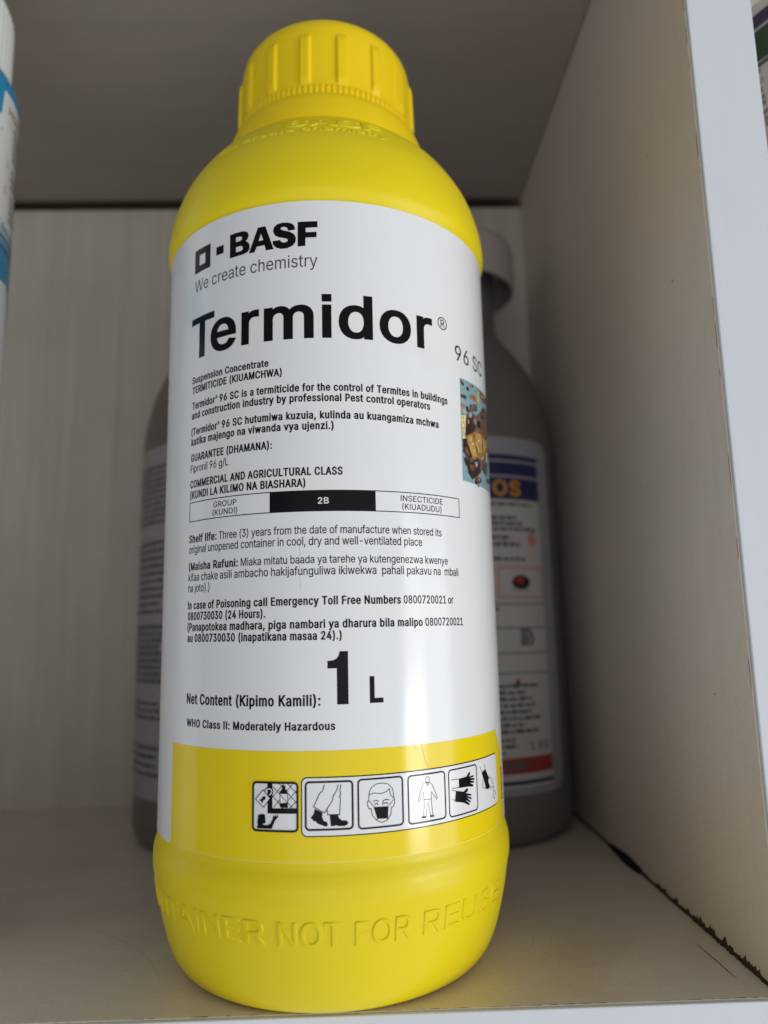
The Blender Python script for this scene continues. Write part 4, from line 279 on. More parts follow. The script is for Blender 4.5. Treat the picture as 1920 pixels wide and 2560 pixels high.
def spline(pts, n=6):
    """smooth curve through profile points (tangents scaled by chord length, so long runs do not overshoot)"""
    out = []
    P = [Vector(p) for p in pts]; k = len(P)
    d = [max((P[i + 1] - P[i]).length, 1e-6) for i in range(k - 1)]
    T = []
    for i in range(k):
        if i == 0: T.append((P[1] - P[0]) / d[0])
        elif i == k - 1: T.append((P[-1] - P[-2]) / d[-1])
        else:
            a, b = (P[i] - P[i - 1]) / d[i - 1], (P[i + 1] - P[i]) / d[i]
            m = (a * d[i] + b * d[i - 1]) / (d[i] + d[i - 1])
            if a.x * b.x <= 1e-9: m.x = 0.0
            if a.y * b.y <= 1e-9: m.y = 0.0
            T.append(m)
    for i in range(k - 1):
        for j in range(n):
            t = j / n
            q = P[i] * (2 * t ** 3 - 3 * t * t + 1) + T[i] * d[i] * (t ** 3 - 2 * t * t + t) + P[i + 1] * (3 * t * t - 2 * t ** 3) + T[i + 1] * d[i] * (t ** 3 - t * t)
            out.append((max(q.x, 0.001), q.y))
    out.append(tuple(pts[-1]))
    return out

def box(mb, x0, x1, y0, y1, z0, z1, m, bev=0.6):
    bm = bmesh.new()
    bmesh.ops.create_cube(bm, size=1)
    for v in bm.verts:
        v.co = Vector(((x0 + x1) / 2 + v.co.x * (x1 - x0), (y0 + y1) / 2 + v.co.y * (y1 - y0), (z0 + z1) / 2 + v.co.z * (z1 - z0)))
    if bev: bmesh.ops.bevel(bm, geom=bm.edges[:], offset=bev, segments=2, affect='EDGES', profile=0.5)
    bm.verts.index_update()
    mb.add([tuple(v.co) for v in bm.verts], [tuple(v.index for v in f.verts) for f in bm.faces], m)
    bm.free()

def tess(polys, wind=False):
    """polygons with holes -> (points, triangles): constrained Delaunay, triangles kept by winding"""
    pts, edges = [], []
    for poly in polys:
        k = len(pts); n = len(poly)
        pts += [Vector((float(x), float(y))) for x, y in poly]
        edges += [(k + i, k + (i + 1) % n) for i in range(n)]
    vs, _e, fs, *_r = delaunay_2d_cdt(pts, edges, [], 0, 1e-6)
    out = []
    for f in fs:
        cx = sum(vs[i].x for i in f) / 3; cy = sum(vs[i].y for i in f) / 3
        w = 0; odd = False
        for poly in polys:
            x0, y0 = poly[-1]
            for x1, y1 in poly:
                if (y0 > cy) != (y1 > cy):
                    if cx < (x1 - x0) * (cy - y0) / (y1 - y0) + x0:
                        w += 1 if y1 > y0 else -1
                        odd = not odd
                x0, y0 = x1, y1
        if (w != 0) if wind else odd:
            out.append(tuple(f))
    return [(v.x, v.y) for v in vs], out

def embold(poly, ox, oy):
    n = len(poly); out = []
    for i in range(n):
        (x0, y0), (x1, y1), (x2, y2) = poly[i - 1], poly[i], poly[(i + 1) % n]
        def nrm(ax, ay, bx, by):
            l = math.hypot(bx - ax, by - ay) or 1
            return -(by - ay) / l, (bx - ax) / l
        a, b = nrm(x0, y0, x1, y1), nrm(x1, y1, x2, y2)
        d = max(1 + a[0] * b[0] + a[1] * b[1], .35)
        out.append((x1 + (a[0] + b[0]) / d * ox, y1 + (a[1] + b[1]) / d * oy))
    return out

def square_dots():
    for ch in 'ij.:':
        polys = GLYPHS[ch][1]
        for k, p in enumerate(polys):
            xs, ys = [q[0] for q in p], [q[1] for q in p]
            if max(ys) - min(ys) < 120:
                cx, cy, h = (max(xs) + min(xs)) / 2, (max(ys) + min(ys)) / 2, 33
                if ch in 'ij': cy = 509 - h
                polys[k] = [[cx - h, cy - h], [cx - h, cy + h], [cx + h, cy + h], [cx + h, cy - h]]
square_dots()
_gc = {}
def glyph(ch, bx, by):
    k = (ch, bx, by)
    if k not in _gc:
        adv, polys = GLYPHS[ch]
        polys = [embold(p, bx, by) if bx or by else [tuple(q) for q in p] for p in polys]
        _gc[k] = (adv, polys, tess(polys, True) if polys else ([], []))
    return _gc[k]

class Flat:
    """flat artwork in (u, v) mm that is bent onto a surface when it is built"""
    def __init__(s):
        s.items = []            # (points, triangles, material, layer)
    def poly(s, polys, m, layer=1, wind=False):
        s.items.append((*tess(polys, wind), m, layer))
    def rect(s, u0, u1, v0, v1, m, layer=1):
        s.poly([[(u0, v0), (u1, v0), (u1, v1), (u0, v1)]], m, layer)
    def rrect(s, u0, u1, v0, v1, r, m, layer=1, hole=None):
        def ring(u0, u1, v0, v1, r):
            p = []
            for cx, cy, a in ((u1 - r, v1 - r, 0), (u0 + r, v1 - r, 90), (u0 + r, v0 + r, 180), (u1 - r, v0 + r, 270)):
                p += [(cx + r * math.cos(R_(a + k * 18)), cy + r * math.sin(R_(a + k * 18))) for k in range(6)]
            return p
        ps = [ring(u0, u1, v0, v1, r)]
        if hole: ps.append(ring(u0 + hole, u1 - hole, v0 + hole, v1 - hole, max(r - hole, .1)))
        s.poly(ps, m, layer)
    def stroke(s, pts, w, m, layer=1, closed=False):
        n = len(pts); L, Rr = [], []
        for i in range(n):
            a = pts[i - 1] if (i or closed) else None
            b = pts[i]
            c = pts[(i + 1) % n] if (i < n - 1 or closed) else None
            def nrm(p, q):
                l = math.hypot(q[0] - p[0], q[1] - p[1]) or 1
                return -(q[1] - p[1]) / l, (q[0] - p[0]) / l
            n1 = nrm(a, b) if a else nrm(b, c)
            n2 = nrm(b, c) if c else n1
            d = max(1 + n1[0] * n2[0] + n1[1] * n2[1], .5)
            ox, oy = (n1[0] + n2[0]) / d * w / 2, (n1[1] + n2[1]) / d * w / 2
            L.append((b[0] + ox, b[1] + oy)); Rr.append((b[0] - ox, b[1] - oy))
        pp = L + Rr; fs = []
        for i in range(n if closed else n - 1):
            k = (i + 1) % n
            for t in ((i, n + i, n + k), (i, n + k, k)):
                (x0, y0), (x1, y1), (x2, y2) = (pp[q] for q in t)
                fs.append(t if (x1 - x0) * (y2 - y0) - (x2 - x0) * (y1 - y0) > 0 else (t[0], t[2], t[1]))
        s.items.append((pp, fs, m, layer))
    def text(s, runs, u0, u1, v, cap, m, layer=1, track=0):
        """runs: [(text, bx, by)]; fits the ink between u0 and u1; u1 None keeps natural width times 0.8"""
        if isinstance(runs, tuple): runs = [runs]
        seq = []; x = 0; lo = hi = None
        for t, bx, by in runs:
            for ch in t:
                adv, polys, tt = glyph(ch, bx, by)
                if ch == '®' and bx > 2:                 # inline mark: small and raised
                    adv, polys, tt = glyph(ch, 7, 5)
                    tt = ([(p[0] * .62, p[1] * .62 + 215) for p in tt[0]], tt[1]); adv = adv * .62 - 2 * bx
                seq.append((x + bx, tt, by))
                if tt[0]:
                    xs = [p[0] for p in tt[0]]
                    if lo is None: lo = x + bx + min(xs)
                    hi = x + bx + max(xs)
                x += adv + 2 * bx + track
        by0 = runs[0][2]
        em = cap / (509 + 2 * by0)
        sx = (u1 - u0) / (hi - lo) if u1 is not None else em * 0.8
        for x, (pts, tri), by in seq:
            if pts: s.items.append(([(u0 + (x + p[0] - lo) * sx, v + (p[1] + by0) * em) for p in pts], tri, m, layer))
    def bend(s, R, lift=0.05, step=None, cx=0):
        """-> MB wrapped round the Z axis at radius R"""
        mb = MB()
        for pts, tri, m, layer in s.items:
            if step and pts and max(p[0] for p in pts) - min(p[0] for p in pts) > step * 1.3:
                bm = bmesh.new()
                vv = [bm.verts.new((p[0], p[1], 0)) for p in pts]
                for t in tri:
                    try: bm.faces.new([vv[i] for i in t])
                    except ValueError: pass
                a = min(p[0] for p in pts); b = max(p[0] for p in pts)
                k = math.floor(a / step) + 1
                while k * step < b:
                    bmesh.ops.bisect_plane(bm, geom=bm.verts[:] + bm.edges[:] + bm.faces[:], plane_co=(k * step, 0, 0), plane_no=(1, 0, 0), dist=1e-5)
                    k += 1
                bm.verts.index_update()
                pts = [(q.co.x, q.co.y) for q in bm.verts]
                tri = [tuple(q.index for q in f.verts) for f in bm.faces]
                bm.free()
            r = R + lift * layer
            mb.add([(r * math.sin(u / R), -r * math.cos(u / R), v) for u, v in pts], tri, m)
        return mb

def art(f, name, parent, R, lift=0.05, step=None):
    return f.bend(R, lift, step).build(name, parent, smooth=True)

# ------------------------------------------------------------------ the cupboard
XW, YB, ZC, YF, T = 95.2, 156.2, 302.9, -35.8, 17.3
cup = thing('cupboard', 'beige laminate cupboard compartment with white edging that holds the bottles', 'cupboard', (0, 0, 0))
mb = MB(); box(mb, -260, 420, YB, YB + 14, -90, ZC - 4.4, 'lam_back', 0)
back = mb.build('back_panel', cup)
mb = MB(); box(mb, -260, 420, YB + 16, YB + 22, -120, 420, 'grime', 0)  # added dark sheet, not dirt: makes the gap above the back panel read black
mb.build('dark_gap_backing', cup)
mb = MB(); box(mb, -258, XW - 0.45, YF + 0.6, YB - 0.4, -18, 0, 'lam_shelf', 0)
shelf = mb.build('shelf_board', cup)
mb = MB(); box(mb, -258, XW - 1.2, YF - 0.5, YF + 0.55, -18.1, -0.25, 'edge_white', 0.25)
mb.build('edge_band', shelf)
mb = MB(); box(mb, XW + T + 0.8, 420, YF + 0.6, YB - 0.4, -18, 0, 'lam_shelf', 0)
sh2 = mb.build('shelf_board', cup)
mb = MB(); box(mb, XW + T + 0.8, 420, YF - 0.5, YF + 0.55, -18.1, -0.25, 'edge_white', 0.25)
mb.build('edge_band', sh2)
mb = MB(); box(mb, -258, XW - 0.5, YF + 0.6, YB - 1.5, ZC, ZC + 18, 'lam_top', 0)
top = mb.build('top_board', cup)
mb = MB(); box(mb, -258, XW - 0.5, YF - 0.5, YF + 0.55, ZC, ZC + 18, 'edge_white', 0.25)
mb.build('edge_band', top)
mb = MB(); box(mb, XW + T + 0.5, 420, YF + 0.6, YB - 1.5, ZC + 20, ZC + 38, 'lam_back', 0)
mb.build('top_board', cup)
mb = MB(); box(mb, XW, XW + T, YF + 0.6, YB - 0.3, -90, 420, 'lam_side', 0.2)
side = mb.build('side_panel', cup)
mb = MB(); box(mb, XW + 0.25, XW + T - 0.1, YF - 0.5, YF + 0.55, -90, 420, 'edge_white', 0.3)
mb.build('edge_band', side)
mb = MB(); box(mb, -276, -258.4, YF, YB - 0.3, -90, 420, 'lam_side', 0.4)
mb.build('side_panel', cup)
mb = MB(); box(mb, 420.4, 438, YF, YB - 0.3, -90, 420, 'lam_side', 0.4)
mb.build('side_panel', cup)

# grime, chipped laminate and a hole painted dark along the joint of shelf and side panel
random.seed(4)
mb = MB()
ys = [YF + .7 + k * 0.55 for k in range(int((YB - YF) / 0.55) - 3)]
prev = None
run = 0
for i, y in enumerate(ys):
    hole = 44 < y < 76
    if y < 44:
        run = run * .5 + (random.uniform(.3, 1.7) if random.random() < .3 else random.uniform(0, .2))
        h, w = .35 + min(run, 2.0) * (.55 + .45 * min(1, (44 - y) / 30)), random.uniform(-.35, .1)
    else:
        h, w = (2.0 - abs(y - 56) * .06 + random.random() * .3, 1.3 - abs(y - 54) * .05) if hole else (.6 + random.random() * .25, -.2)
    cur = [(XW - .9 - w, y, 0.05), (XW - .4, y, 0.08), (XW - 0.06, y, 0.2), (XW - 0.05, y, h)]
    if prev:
        mb.add(prev + cur, [(0, 4, 5, 1), (1, 5, 6, 2), (2, 6, 7, 3)], 'hole_shade' if hole else 'grime')  # the hole is shallow, its inner shade is painted on
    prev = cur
mb.build('joint_grime_and_hole', shelf)
# scratch line in the shelf surface near the joint, broken glue line along the front edge
mb = MB()
pts = []
for k in range(40):
    y = -27 + k * .5; pts.append((89.6 - (y + 27) * .035 + .05 * math.sin(k * 1.3), y, .05 + .22 * math.sin(math.pi * k / 39) ** .5))
for (x0, y0, w0), (x1, y1, w1) in zip(pts, pts[1:]):
    mb.add([(x0, y0, .04), (x0 + w0, y0, .04), (x1 + w1, y1, .04), (x1, y1, .04)], [(0, 1, 2, 3)], 'grime')
mb.build('scratch', shelf)
mb = MB()
def scuff(cx, cy, rad, a0, a1, w):
    n = 40; prev = None
    for k in range(n + 1):
        a = R_(a0 + (a1 - a0) * k / n); ww = w * (.35 + .65 * abs(math.sin(k * .9 + cx))) * math.sin(math.pi * min(max(k / n, .04), .96))
        cur = [(cx + (rad - ww) * math.cos(a), cy + (rad - ww) * math.sin(a), .03), (cx + (rad + ww) * math.cos(a), cy + (rad + ww) * math.sin(a), .03)]
        if prev: mb.add([prev[0], prev[1], cur[1], cur[0]], [(0, 1, 2, 3)], 'dust')
        prev = cur
scuff(66, -8, 17, 20, 250, .35); scuff(66, -8, 18.6, 150, 330, .22)
scuff(-70, -14, 40, 10, 110, .3); scuff(-95, -40, 60, 15, 70, .4)
for k in range(70):
    x, y = random.uniform(-110, 90), random.uniform(YF + 2, 60); s = random.uniform(.08, .3)
    if math.hypot(x, y) > 40: mb.add([(x, y, .03), (x + s, y + s * .2, .03), (x + s * .8, y + s, .03), (x - s * .2, y + s * .7, .03)], [(0, 1, 2, 3)], random.choice(['dust', 'dust', 'grime']))
for k in range(9):
    x = random.uniform(-84, -58); y = YF + random.uniform(.8, 2.6); s = random.uniform(.3, .9)
    mb.add([(x, y, .03), (x + s, y + .1, .03), (x + s * .8, y + s, .03), (x + .1, y + s * .8, .03)], [(0, 1, 2, 3)], 'dust')
o = mb.build('shelf_dust', shelf); o['kind'] = 'stuff'
mb = MB(); x = -120.0
while x < 92:
    l = random.uniform(.8, 4.5)
    if random.random() < (.75 if x > -10 else .35):
        w = random.uniform(.10, .36); y = YF + .55
        mb.add([(x, y, .03), (x + l, y + random.uniform(-.05, .05), .03), (x + l * .9, y + w, .03), (x + l * .3, y + w * .7, .03)], [(0, 1, 2, 3)], 'grime')
    x += l + random.uniform(.1, 1.2)
o = mb.build('edge_stain', shelf); o['kind'] = 'stuff'
mb = MB(); z = -80.0
while z < 400:
    l = random.uniform(1, 9)
    if random.random() < .5:
        w = random.uniform(.1, .3)
        mb.add([(XW - .04, YF + .7, z), (XW - .04, YF + .7, z + l), (XW - .04, YF + .7 + w, z + l * .8), (XW - .04, YF + .7 + w, z + l * .2)], [(0, 1, 2, 3)], 'grime')
    z += l + random.uniform(.5, 6)
for y, z, h in ((-14.5, 170, 1.2), (-17, 60, .5), (20, 120, .6), (-5, 215, .5)):
    mb.add([(XW - .04, y, z), (XW - .04, y + .5, z + h * .4), (XW - .04, y + .2, z + h), (XW - .04, y - .3, z + h * .6)], [(0, 1, 2, 3)], 'grime')
o = mb.build('edge_stain', side); o['kind'] = 'stuff'

# ------------------------------------------------------------------ the yellow bottle
bot = thing('bottle', 'yellow one litre bottle with a big white and yellow printed label, front of the shelf', 'bottle', (0, 0, 0))
LR = 44.0
PROF = [(0.01, 1.2), (20, 1.0), (31, 0.6), (35.2, 0.35), (37.2, 0.9), (39.0, 2.8), (40.6, 6.0), (42.0, 10.5), (43.2, 15.5), (44.1, 20.5), (44.75, 24.3), (44.75, 26.6),
        (44.4, 28.6), (43.95, 30.2), (43.85, 31.4)]
PROF_T = [(43.7, 176.4), (43.75, 177.2), (44.35, 178.4), (44.85, 180.4), (44.75, 183.2), (44.1, 187.0), (43.0, 191.0), (41.5, 195.0), (39.3, 199.0), (36.6, 203.0),
          (33.6, 206.3), (30.6, 208.8), (28.0, 210.3), (26.4, 211.4), (25.4, 213.0), (25.0, 216.0)]
prof = spline(PROF, 6) + spline(PROF_T, 6)
mb = MB(); lathe(mb, prof, 'yellow_body', 200)
body = mb.build('body', bot, smooth=True)

def prof_at(seg, z):
    for (r0, z0), (r1, z1) in zip(seg, seg[1:]):
        if z0 <= z <= z1 and z1 > z0:
            t = (z - z0) / (z1 - z0); l = math.hypot(r1 - r0, z1 - z0)
            return r0 + (r1 - r0) * t, ((z1 - z0) / l, -(r1 - r0) / l)
    return seg[-1][0], (1, 0)

def emboss(name, runs, a0, a1, v0, cap, seg, arc, lift, slope, mname, parent):
    """raised lettering that follows the bottle's profile; arc(v) -> z; a0, a1 in degrees at radius 43"""
    R0 = 43.0
    mb = MB(); x = 0; seq = []; lo = hi = None
    for ch in runs[0]:
        adv, polys, tt = glyph(ch, runs[1], runs[2])
        seq.append((x, polys, tt))
        if polys:
            xs = [q[0] for p in polys for q in p]
            lo = x + min(xs) if lo is None else lo; hi = x + max(xs)
        x += adv
    em = cap / 509; sx = R_(a1 - a0) * R0 / (hi - lo)
    def place(p, x, h):
        u = R_(a0) * R0 + (x + p[0] - lo) * sx; v = v0 + p[1] * em
        z = arc(v); r, (nr, nz) = prof_at(seg, z)
        a = u / R0; rr = r + nr * h
        return (rr * math.sin(a), -rr * math.cos(a), z + nz * h)
    for x, polys, (pts, tri) in seq:
        if not polys: continue
        mb.add([place(p, x, lift) for p in pts], tri, mname)
        for poly in polys:
            wide = embold(poly, slope, slope); n = len(poly)
            vs = [place(p, x, lift) for p in poly] + [place(p, x, -0.12) for p in wide]
            mb.add(vs, [(i, (i + 1) % n, n + (i + 1) % n, n + i) for i in range(n)], mname)
    return mb.build(name, parent, smooth=True)

seg_b, seg_t = spline(PROF, 6), spline(PROF_T, 6)
emboss('embossed_lettering', ('CONTAINER', 0, 0), -78.5, -16.2, 0, 4.7, seg_b, lambda v: 15.8 + v * .985, .25, 20, 'yellow_body', body)
emboss('embossed_lettering', ('NOT', 0, 0), -12.2, 4.7, 0, 4.7, seg_b, lambda v: 15.8 + v * .985, .25, 20, 'yellow_body', body)
emboss('embossed_lettering', ('FOR', 0, 0), 8.2, 23.4, 0, 4.7, seg_b, lambda v: 15.6 + v * .985, .25, 20, 'yellow_body', body)
emboss('embossed_lettering', ('REUSE', 0, 0), 27.6, 62, 0, 4.7, seg_b, lambda v: 15.5 + v * .985, .25, 20, 'yellow_body', body)
emboss('embossed_lettering', ('BASF', 24, 18), -13, 24, 0, 4.4, seg_t, lambda v: 200.4 + v * .74, .3, 26, 'yellow_body', body)
emboss('embossed_lettering', ('We create chemistry', 0, 0), -42, 25, 0, 2.0, seg_t, lambda v: 198.0 + v * .75, .16, 26, 'yellow_body', body)

# cap: domed top, sixteen wide grip ridges, a ring of fine teeth, a flared tamper band
def smooth01(t):
    t = max(0.0, min(1.0, t)); return t * t * (3 - 2 * t)
def ridges(a, z):
    d = math.degrees(a) + 10.3
    d = (d + 11.25) % 22.5 - 11.25
    f = smooth01((3.9 - abs(d)) / 1.5)
    return (0.8 + (238 - z) * .012) * f * smooth01((238.2 - z) / 1.6) * smooth01((z - 222.0) / 2.4)
capp = [(25.6, 219.0), (25.6, 222.2), (25.6, 222.8), (25.55, 223.2), (25.5, 224), (25.5, 224.6), (25.5, 225.4), (25.5, 228), (25.45, 232), (25.4, 236), (25.38, 237.2), (25.35, 237.8), (25.3, 238.4), (25.25, 239.2),
        (25.0, 240.8), (24.5, 242.3), (23.7, 243.6), (22.6, 244.8), (21.2, 245.7), (19.4, 246.4), (17, 246.8), (10, 247.1), (0.01, 247.2)]
mb = MB(); lathe(mb, capp, 'yellow_cap', 960, rfun=lambda a, z: ridges(a, z))
capo = mb.build('cap', bot, smooth=True, sharp=50)
mb = MB()
def teeth(a, z):
    if not 219.05 < z < 222.3: return 0
    return 0.42 * smooth01((math.cos(a * 104) + .35) / .8)
lathe(mb, [(25.7, 218.9), (25.75, 219.2), (25.75, 220.2), (25.75, 221.2), (25.7, 222.0), (25.62, 222.4)], 'yellow_cap', 1248, rfun=teeth)
mb.build('ratchet_teeth', capo, smooth=True, sharp=60)
mb = MB()
lathe(mb, [(26.2, 209.7), (29.0, 209.6), (29.6, 209.9), (29.55, 210.8), (29.2, 213.0), (28.5, 216.0), (27.7, 218.0), (27.0, 218.8), (26.5, 219.0), (25.9, 219.05), (25.5, 219.05)], 'yellow_cap', 200)
mb.build('tamper_band', capo, smooth=True, sharp=50)

# label sheet, wrapped right round
Z0, Z1 = 31.6, 176.8
mb = MB(); lathe(mb, [(43.86, Z0), (LR, Z0)] + [(LR, Z0 + (Z1 - Z0) * k / 12) for k in range(13)] + [(43.86, Z1)], 'label_white', 240)
lab = mb.build('label', bot, smooth=True, sharp=40)
U = lambda deg: R_(deg) * LR

def put(f, name, step=1.2):
    return art(f, name, lab, LR, 0.035, step)

# maker's mark and tagline
f = Flat()
f.poly([[(U(-45.6), 165.3), (U(-37.6), 165.3), (U(-37.6), 171.4), (U(-45.6), 171.4)], [(U(-43.1), 167.0), (U(-40.1), 167.0), (U(-40.1), 169.7), (U(-43.1), 169.7)]], 'ink_black')
put(f, 'logo_square')
f = Flat(); f.rect(U(-34.9), U(-31.8), 167.45, 169.55, 'ink_black'); put(f, 'logo_dot')
f = Flat()
for letter in SHAPES['basf']: f.poly(letter, 'ink_black')
put(f, 'maker_lettering')
f = Flat(); f.text(('We create chemistry', 0, 0), U(-45.3), U(-0.5), 160.3, 3.05, 'ink_dark_grey'); put(f, 'tagline_lettering')

# product name, letter by letter
f = Flat()
for ch, a, b in (('T', -46.7, -35.3), ('e', -36.9, -26.5), ('r', -24.6, -18.6), ('m', -17.0, -1.75), ('i', .65, 3.55), ('d', 5.6, 15.9), ('o', 18.0, 28.55), ('r', 30.7, 36.8)):
    f.text((ch, 21, 14), U(a), U(b), 143.0, 10.55, 'ink_black')
put(f, 'product_lettering')
f = Flat()
cu, cv, ro = U(41.4), 150.9, 1.62
ring = lambda r: [(cu + r * math.cos(k * math.pi / 16), cv + r * math.sin(k * math.pi / 16)) for k in range(32)]
f.poly([ring(ro), ring(ro - .26)], 'ink_black'); f.text(('R', 6, 4), cu - .62, cu + .72, cv - .9, 1.85, 'ink_black')
put(f, 'registered_mark')
f = Flat(); f.text(('96 SC', 4, 4), U(47.3), U(68.6), 142.9, 3.95, 'ink_black'); put(f, 'strength_lettering')

BO, ME, RE = (37, 17), (18, 11), (6, 5)
lines = [  # baseline, start deg, end deg, cap height, runs
    (136.95, -45.8, -15.4, 1.68, [('Suspension Concentrate', *BO)]),
    (134.45, -45.6, -11.3, 1.72, [('TERMITICIDE (KIUAMCHWA)', *BO)]),
    (130.55, -45.5, 42.5, 1.74, [('Termidor® 96 SC is a termiticide for the control of Termites in buildings', *BO)]),
    (128.15, -45.7, 34.9, 1.74, [('and construction industry by professional Pest control operators', *BO)]),
    (124.15, -45.7, 38.1, 1.74, [('(Termidor® 96 SC hutumiwa kuzuia, kulinda au kuangamiza mchwa', *BO)]),
    (121.7, -45.6, 3.8, 1.74, [('katika majengo na viwanda vya ujenzi.)', *BO)]),
    (117.75, -45.6, -14.3, 1.74, [('GUARANTEE (DHAMANA):', *BO)]),
    (115.15, -45.7, -28.8, 1.72, [('Fipronil 96 g/L', *RE)]),
    (111.4, -45.7, 6.2, 1.76, [('COMMERCIAL AND AGRICULTURAL CLASS', *BO)]),
    (108.85, -45.6, -4.4, 1.74, [('(KUNDI LA KILIMO NA BIASHARA)', *BO)]),
    (98.45, -45.7, 37.8, 1.76, [('Shelf life:', *BO), (' Three (3) years from the date of manufacture when stored its', *RE)]),
    (96.0, -45.6, 30.3, 1.74, [('original unopened container in cool, dry and well-ventilated place', *RE)]),
    (92.05, -45.6, 40.0, 1.74, [('(Maisha Rafuni:', *BO), (' Miaka mitatu baada ya tarehe ya kutengenezwa kwenye', *RE)]),
    (89.6, -45.6, 44.6, 1.74, [('kifaa chake asili ambacho hakijafunguliwa ikiwekwa  pahali pakavu na  mbali', *RE)]),
    (87.1, -45.6, -35.5, 1.74, [('na joto).)', *RE)]),
    (83.2, -45.6, 41.8, 1.76, [('In case of Poisoning call Emergency Toll Free Numbers', *BO), (' 0800720021 or', *ME)]),
    (80.75, -45.5, -16.1, 1.74, [('0800730030 (24 Hours).', *BO)]),
    (78.3, -45.6, 45.9, 1.74, [('(Panapotokea madhara, piga nambari ya dharura bila malipo', *BO), (' 0800720021', *ME)]),
    (75.85, -45.5, 5.4, 1.74, [('au 0800730030 (inapatikana masaa 24).)', *BO)]),
    (62.3, -45.2, -0.6, 2.2, [('Net Content (Kipimo Kamili):', *BO)]),
    (57.4, -45.0, 3.4, 1.62, [('WHO Class II: Moderately Hazardous', *BO)]),
]
for z, a, b, cap, runs in lines:
    f = Flat(); f.text(runs, U(a), U(b), z, cap * 1.05, 'ink_black', 1, -18)
    put(f, 'text_line', None)

# group box
f = Flat()
a0, a1, z0, z1 = U(-45.8), U(46.4), 103.35, 108.05
f.poly([[(a0, z0), (a1, z0), (a1, z1), (a0, z1)], [(a0 + .2, z0 + .2), (a1 - .2, z0 + .2), (a1 - .2, z1 - .2), (a0 + .2, z1 - .2)]], 'ink_black')
f.rect(U(-14.9), U(15.7), z0 + .1, z1 - .1, 'ink_black', 1.4)
for t, a, b, z, c in (('GROUP', -34.4, -25.7, 105.9, 1.3), ('(KUNDI)', -34.7, -25.4, 104.05, 1.3), ('INSECTICIDE', 23.5, 38.7, 105.95, 1.34), ('(KIUADUDU)', 23.9, 38.1, 104.1, 1.34)):
    f.text((t, 6, 5), U(a), U(b), z, c, 'ink_black')
f.text(('2B', 16, 10), U(-.9), U(2.2), 105.0, 1.42, 'ink_white', 2.4)
put(f, 'group_table')

# volume
f = Flat()
f.poly([[(U(x), y) for x, y in ((3.95, 62.5), (7.05, 62.5), (7.05, 73.4), (4.75, 73.4), (4.45, 72.5), (3.9, 71.9), (3.0, 71.55), (1.4, 71.45), (1.4, 69.9), (3.95, 69.9))]], 'ink_black')
f.poly([[(U(x), y) for x, y in ((12.95, 62.55), (16.8, 62.55), (16.8, 63.55), (14.3, 63.55), (14.3, 68.05), (12.95, 68.05))]], 'ink_black')
put(f, 'volume_lettering')

# yellow band and pictograms
f = Flat()
edge = [(U(65.4), 53.35), (U(66.6), 52.4), (U(68.6), 50.6), (U(70.2), 49.2), (U(71.6), 47), (U(72.3), 44), (U(72.6), 38), (U(72.6), Z0 + .05)]
f.poly([[(U(-53.3), Z0 + .05), (U(-53.3), 53.35)] + edge], 'ink_yellow')
put(f, 'yellow_band', 1.2)
f = Flat()
f.rrect(U(-5.95), U(64.6), 36.55, 48.2, 1.25, 'ink_black', 2)
f.rrect(U(-5.95) + .24, U(64.6) - .14, 36.55 + .24, 48.2 - .24, 1.05, 'ink_white', 3)
put(f, 'pictogram_panel')
def pictogram(name, key, box_, white, hole=.4, rad=.95):
    f = Flat()
    if box_:
        a, b, z0, z1 = box_
        if white: f.rrect(U(a) + .1, U(b) - .1, z0 + .1, z1 - .1, rad - .1, 'ink_white', 3.4)
        f.rrect(U(a), U(b), z0, z1, rad, 'ink_black', 7.4 if white else 4, hole)
    lay = 4.0
    for kind, c, w, pts in SHAPES[key]:
        m = 'ink_black' if c == 'k' else 'ink_white'
        if kind == 'f': f.poly([pts], m, lay)
        else: f.stroke(pts, w, m, lay, kind == 'c')
        lay += .13
    put(f, name)
pictogram('pictogram', 'store', (-19.55, -6.6, 37.5, 47.3), True)
pictogram('pictogram', 'boots', (-4.95, 8.0, 37.75, 47.4), False)
pictogram('pictogram', 'mask', (9.05, 21.95, 37.6, 47.5), False, .36)
pictogram('pictogram', 'suit', (23.2, 35.9, 37.45, 47.35), False, .34)
pictogram('pictogram', 'gloves', (36.95, 50.0, 37.35, 47.3), False, .3)
pictogram('pictogram', 'wash', None, False)

# the leaflet edge of the label and the tiny upright print beyond the band
f = Flat()
f.stroke([(U(65.4), 53.4), (U(66.2), 55.2), (U(68.6), 58.4), (U(70.4), 60.5)], .1, 'ink_grey', 1)
random.seed(9)
for k in range(2):
    z = 36.5
    while z < 44:
        l = random.uniform(.3, 1.0); f.rect(U(70.0 + k * 1.5), U(70.0 + k * 1.5) + .4, z, z + l, 'ink_black', 3); z += l + random.uniform(.25, .5)
put(f, 'leaflet_edge')
for pts, w, lay in (([(-6.2, 96.5), (-5.9, 93), (-6.3, 90), (-5.8, 86.5)], .09, .6), ([(27.5, 55.2), (28.3, 52.6), (29.2, 49.6), (30.4, 48.4)], .08, 2.6), ([(25.5, 54.5), (26.2, 52.0)], .07, 2.6)):
    f = Flat(); f.stroke([(U(a), z) for a, z in pts], w, 'crease', lay)
    put(f, 'crease')

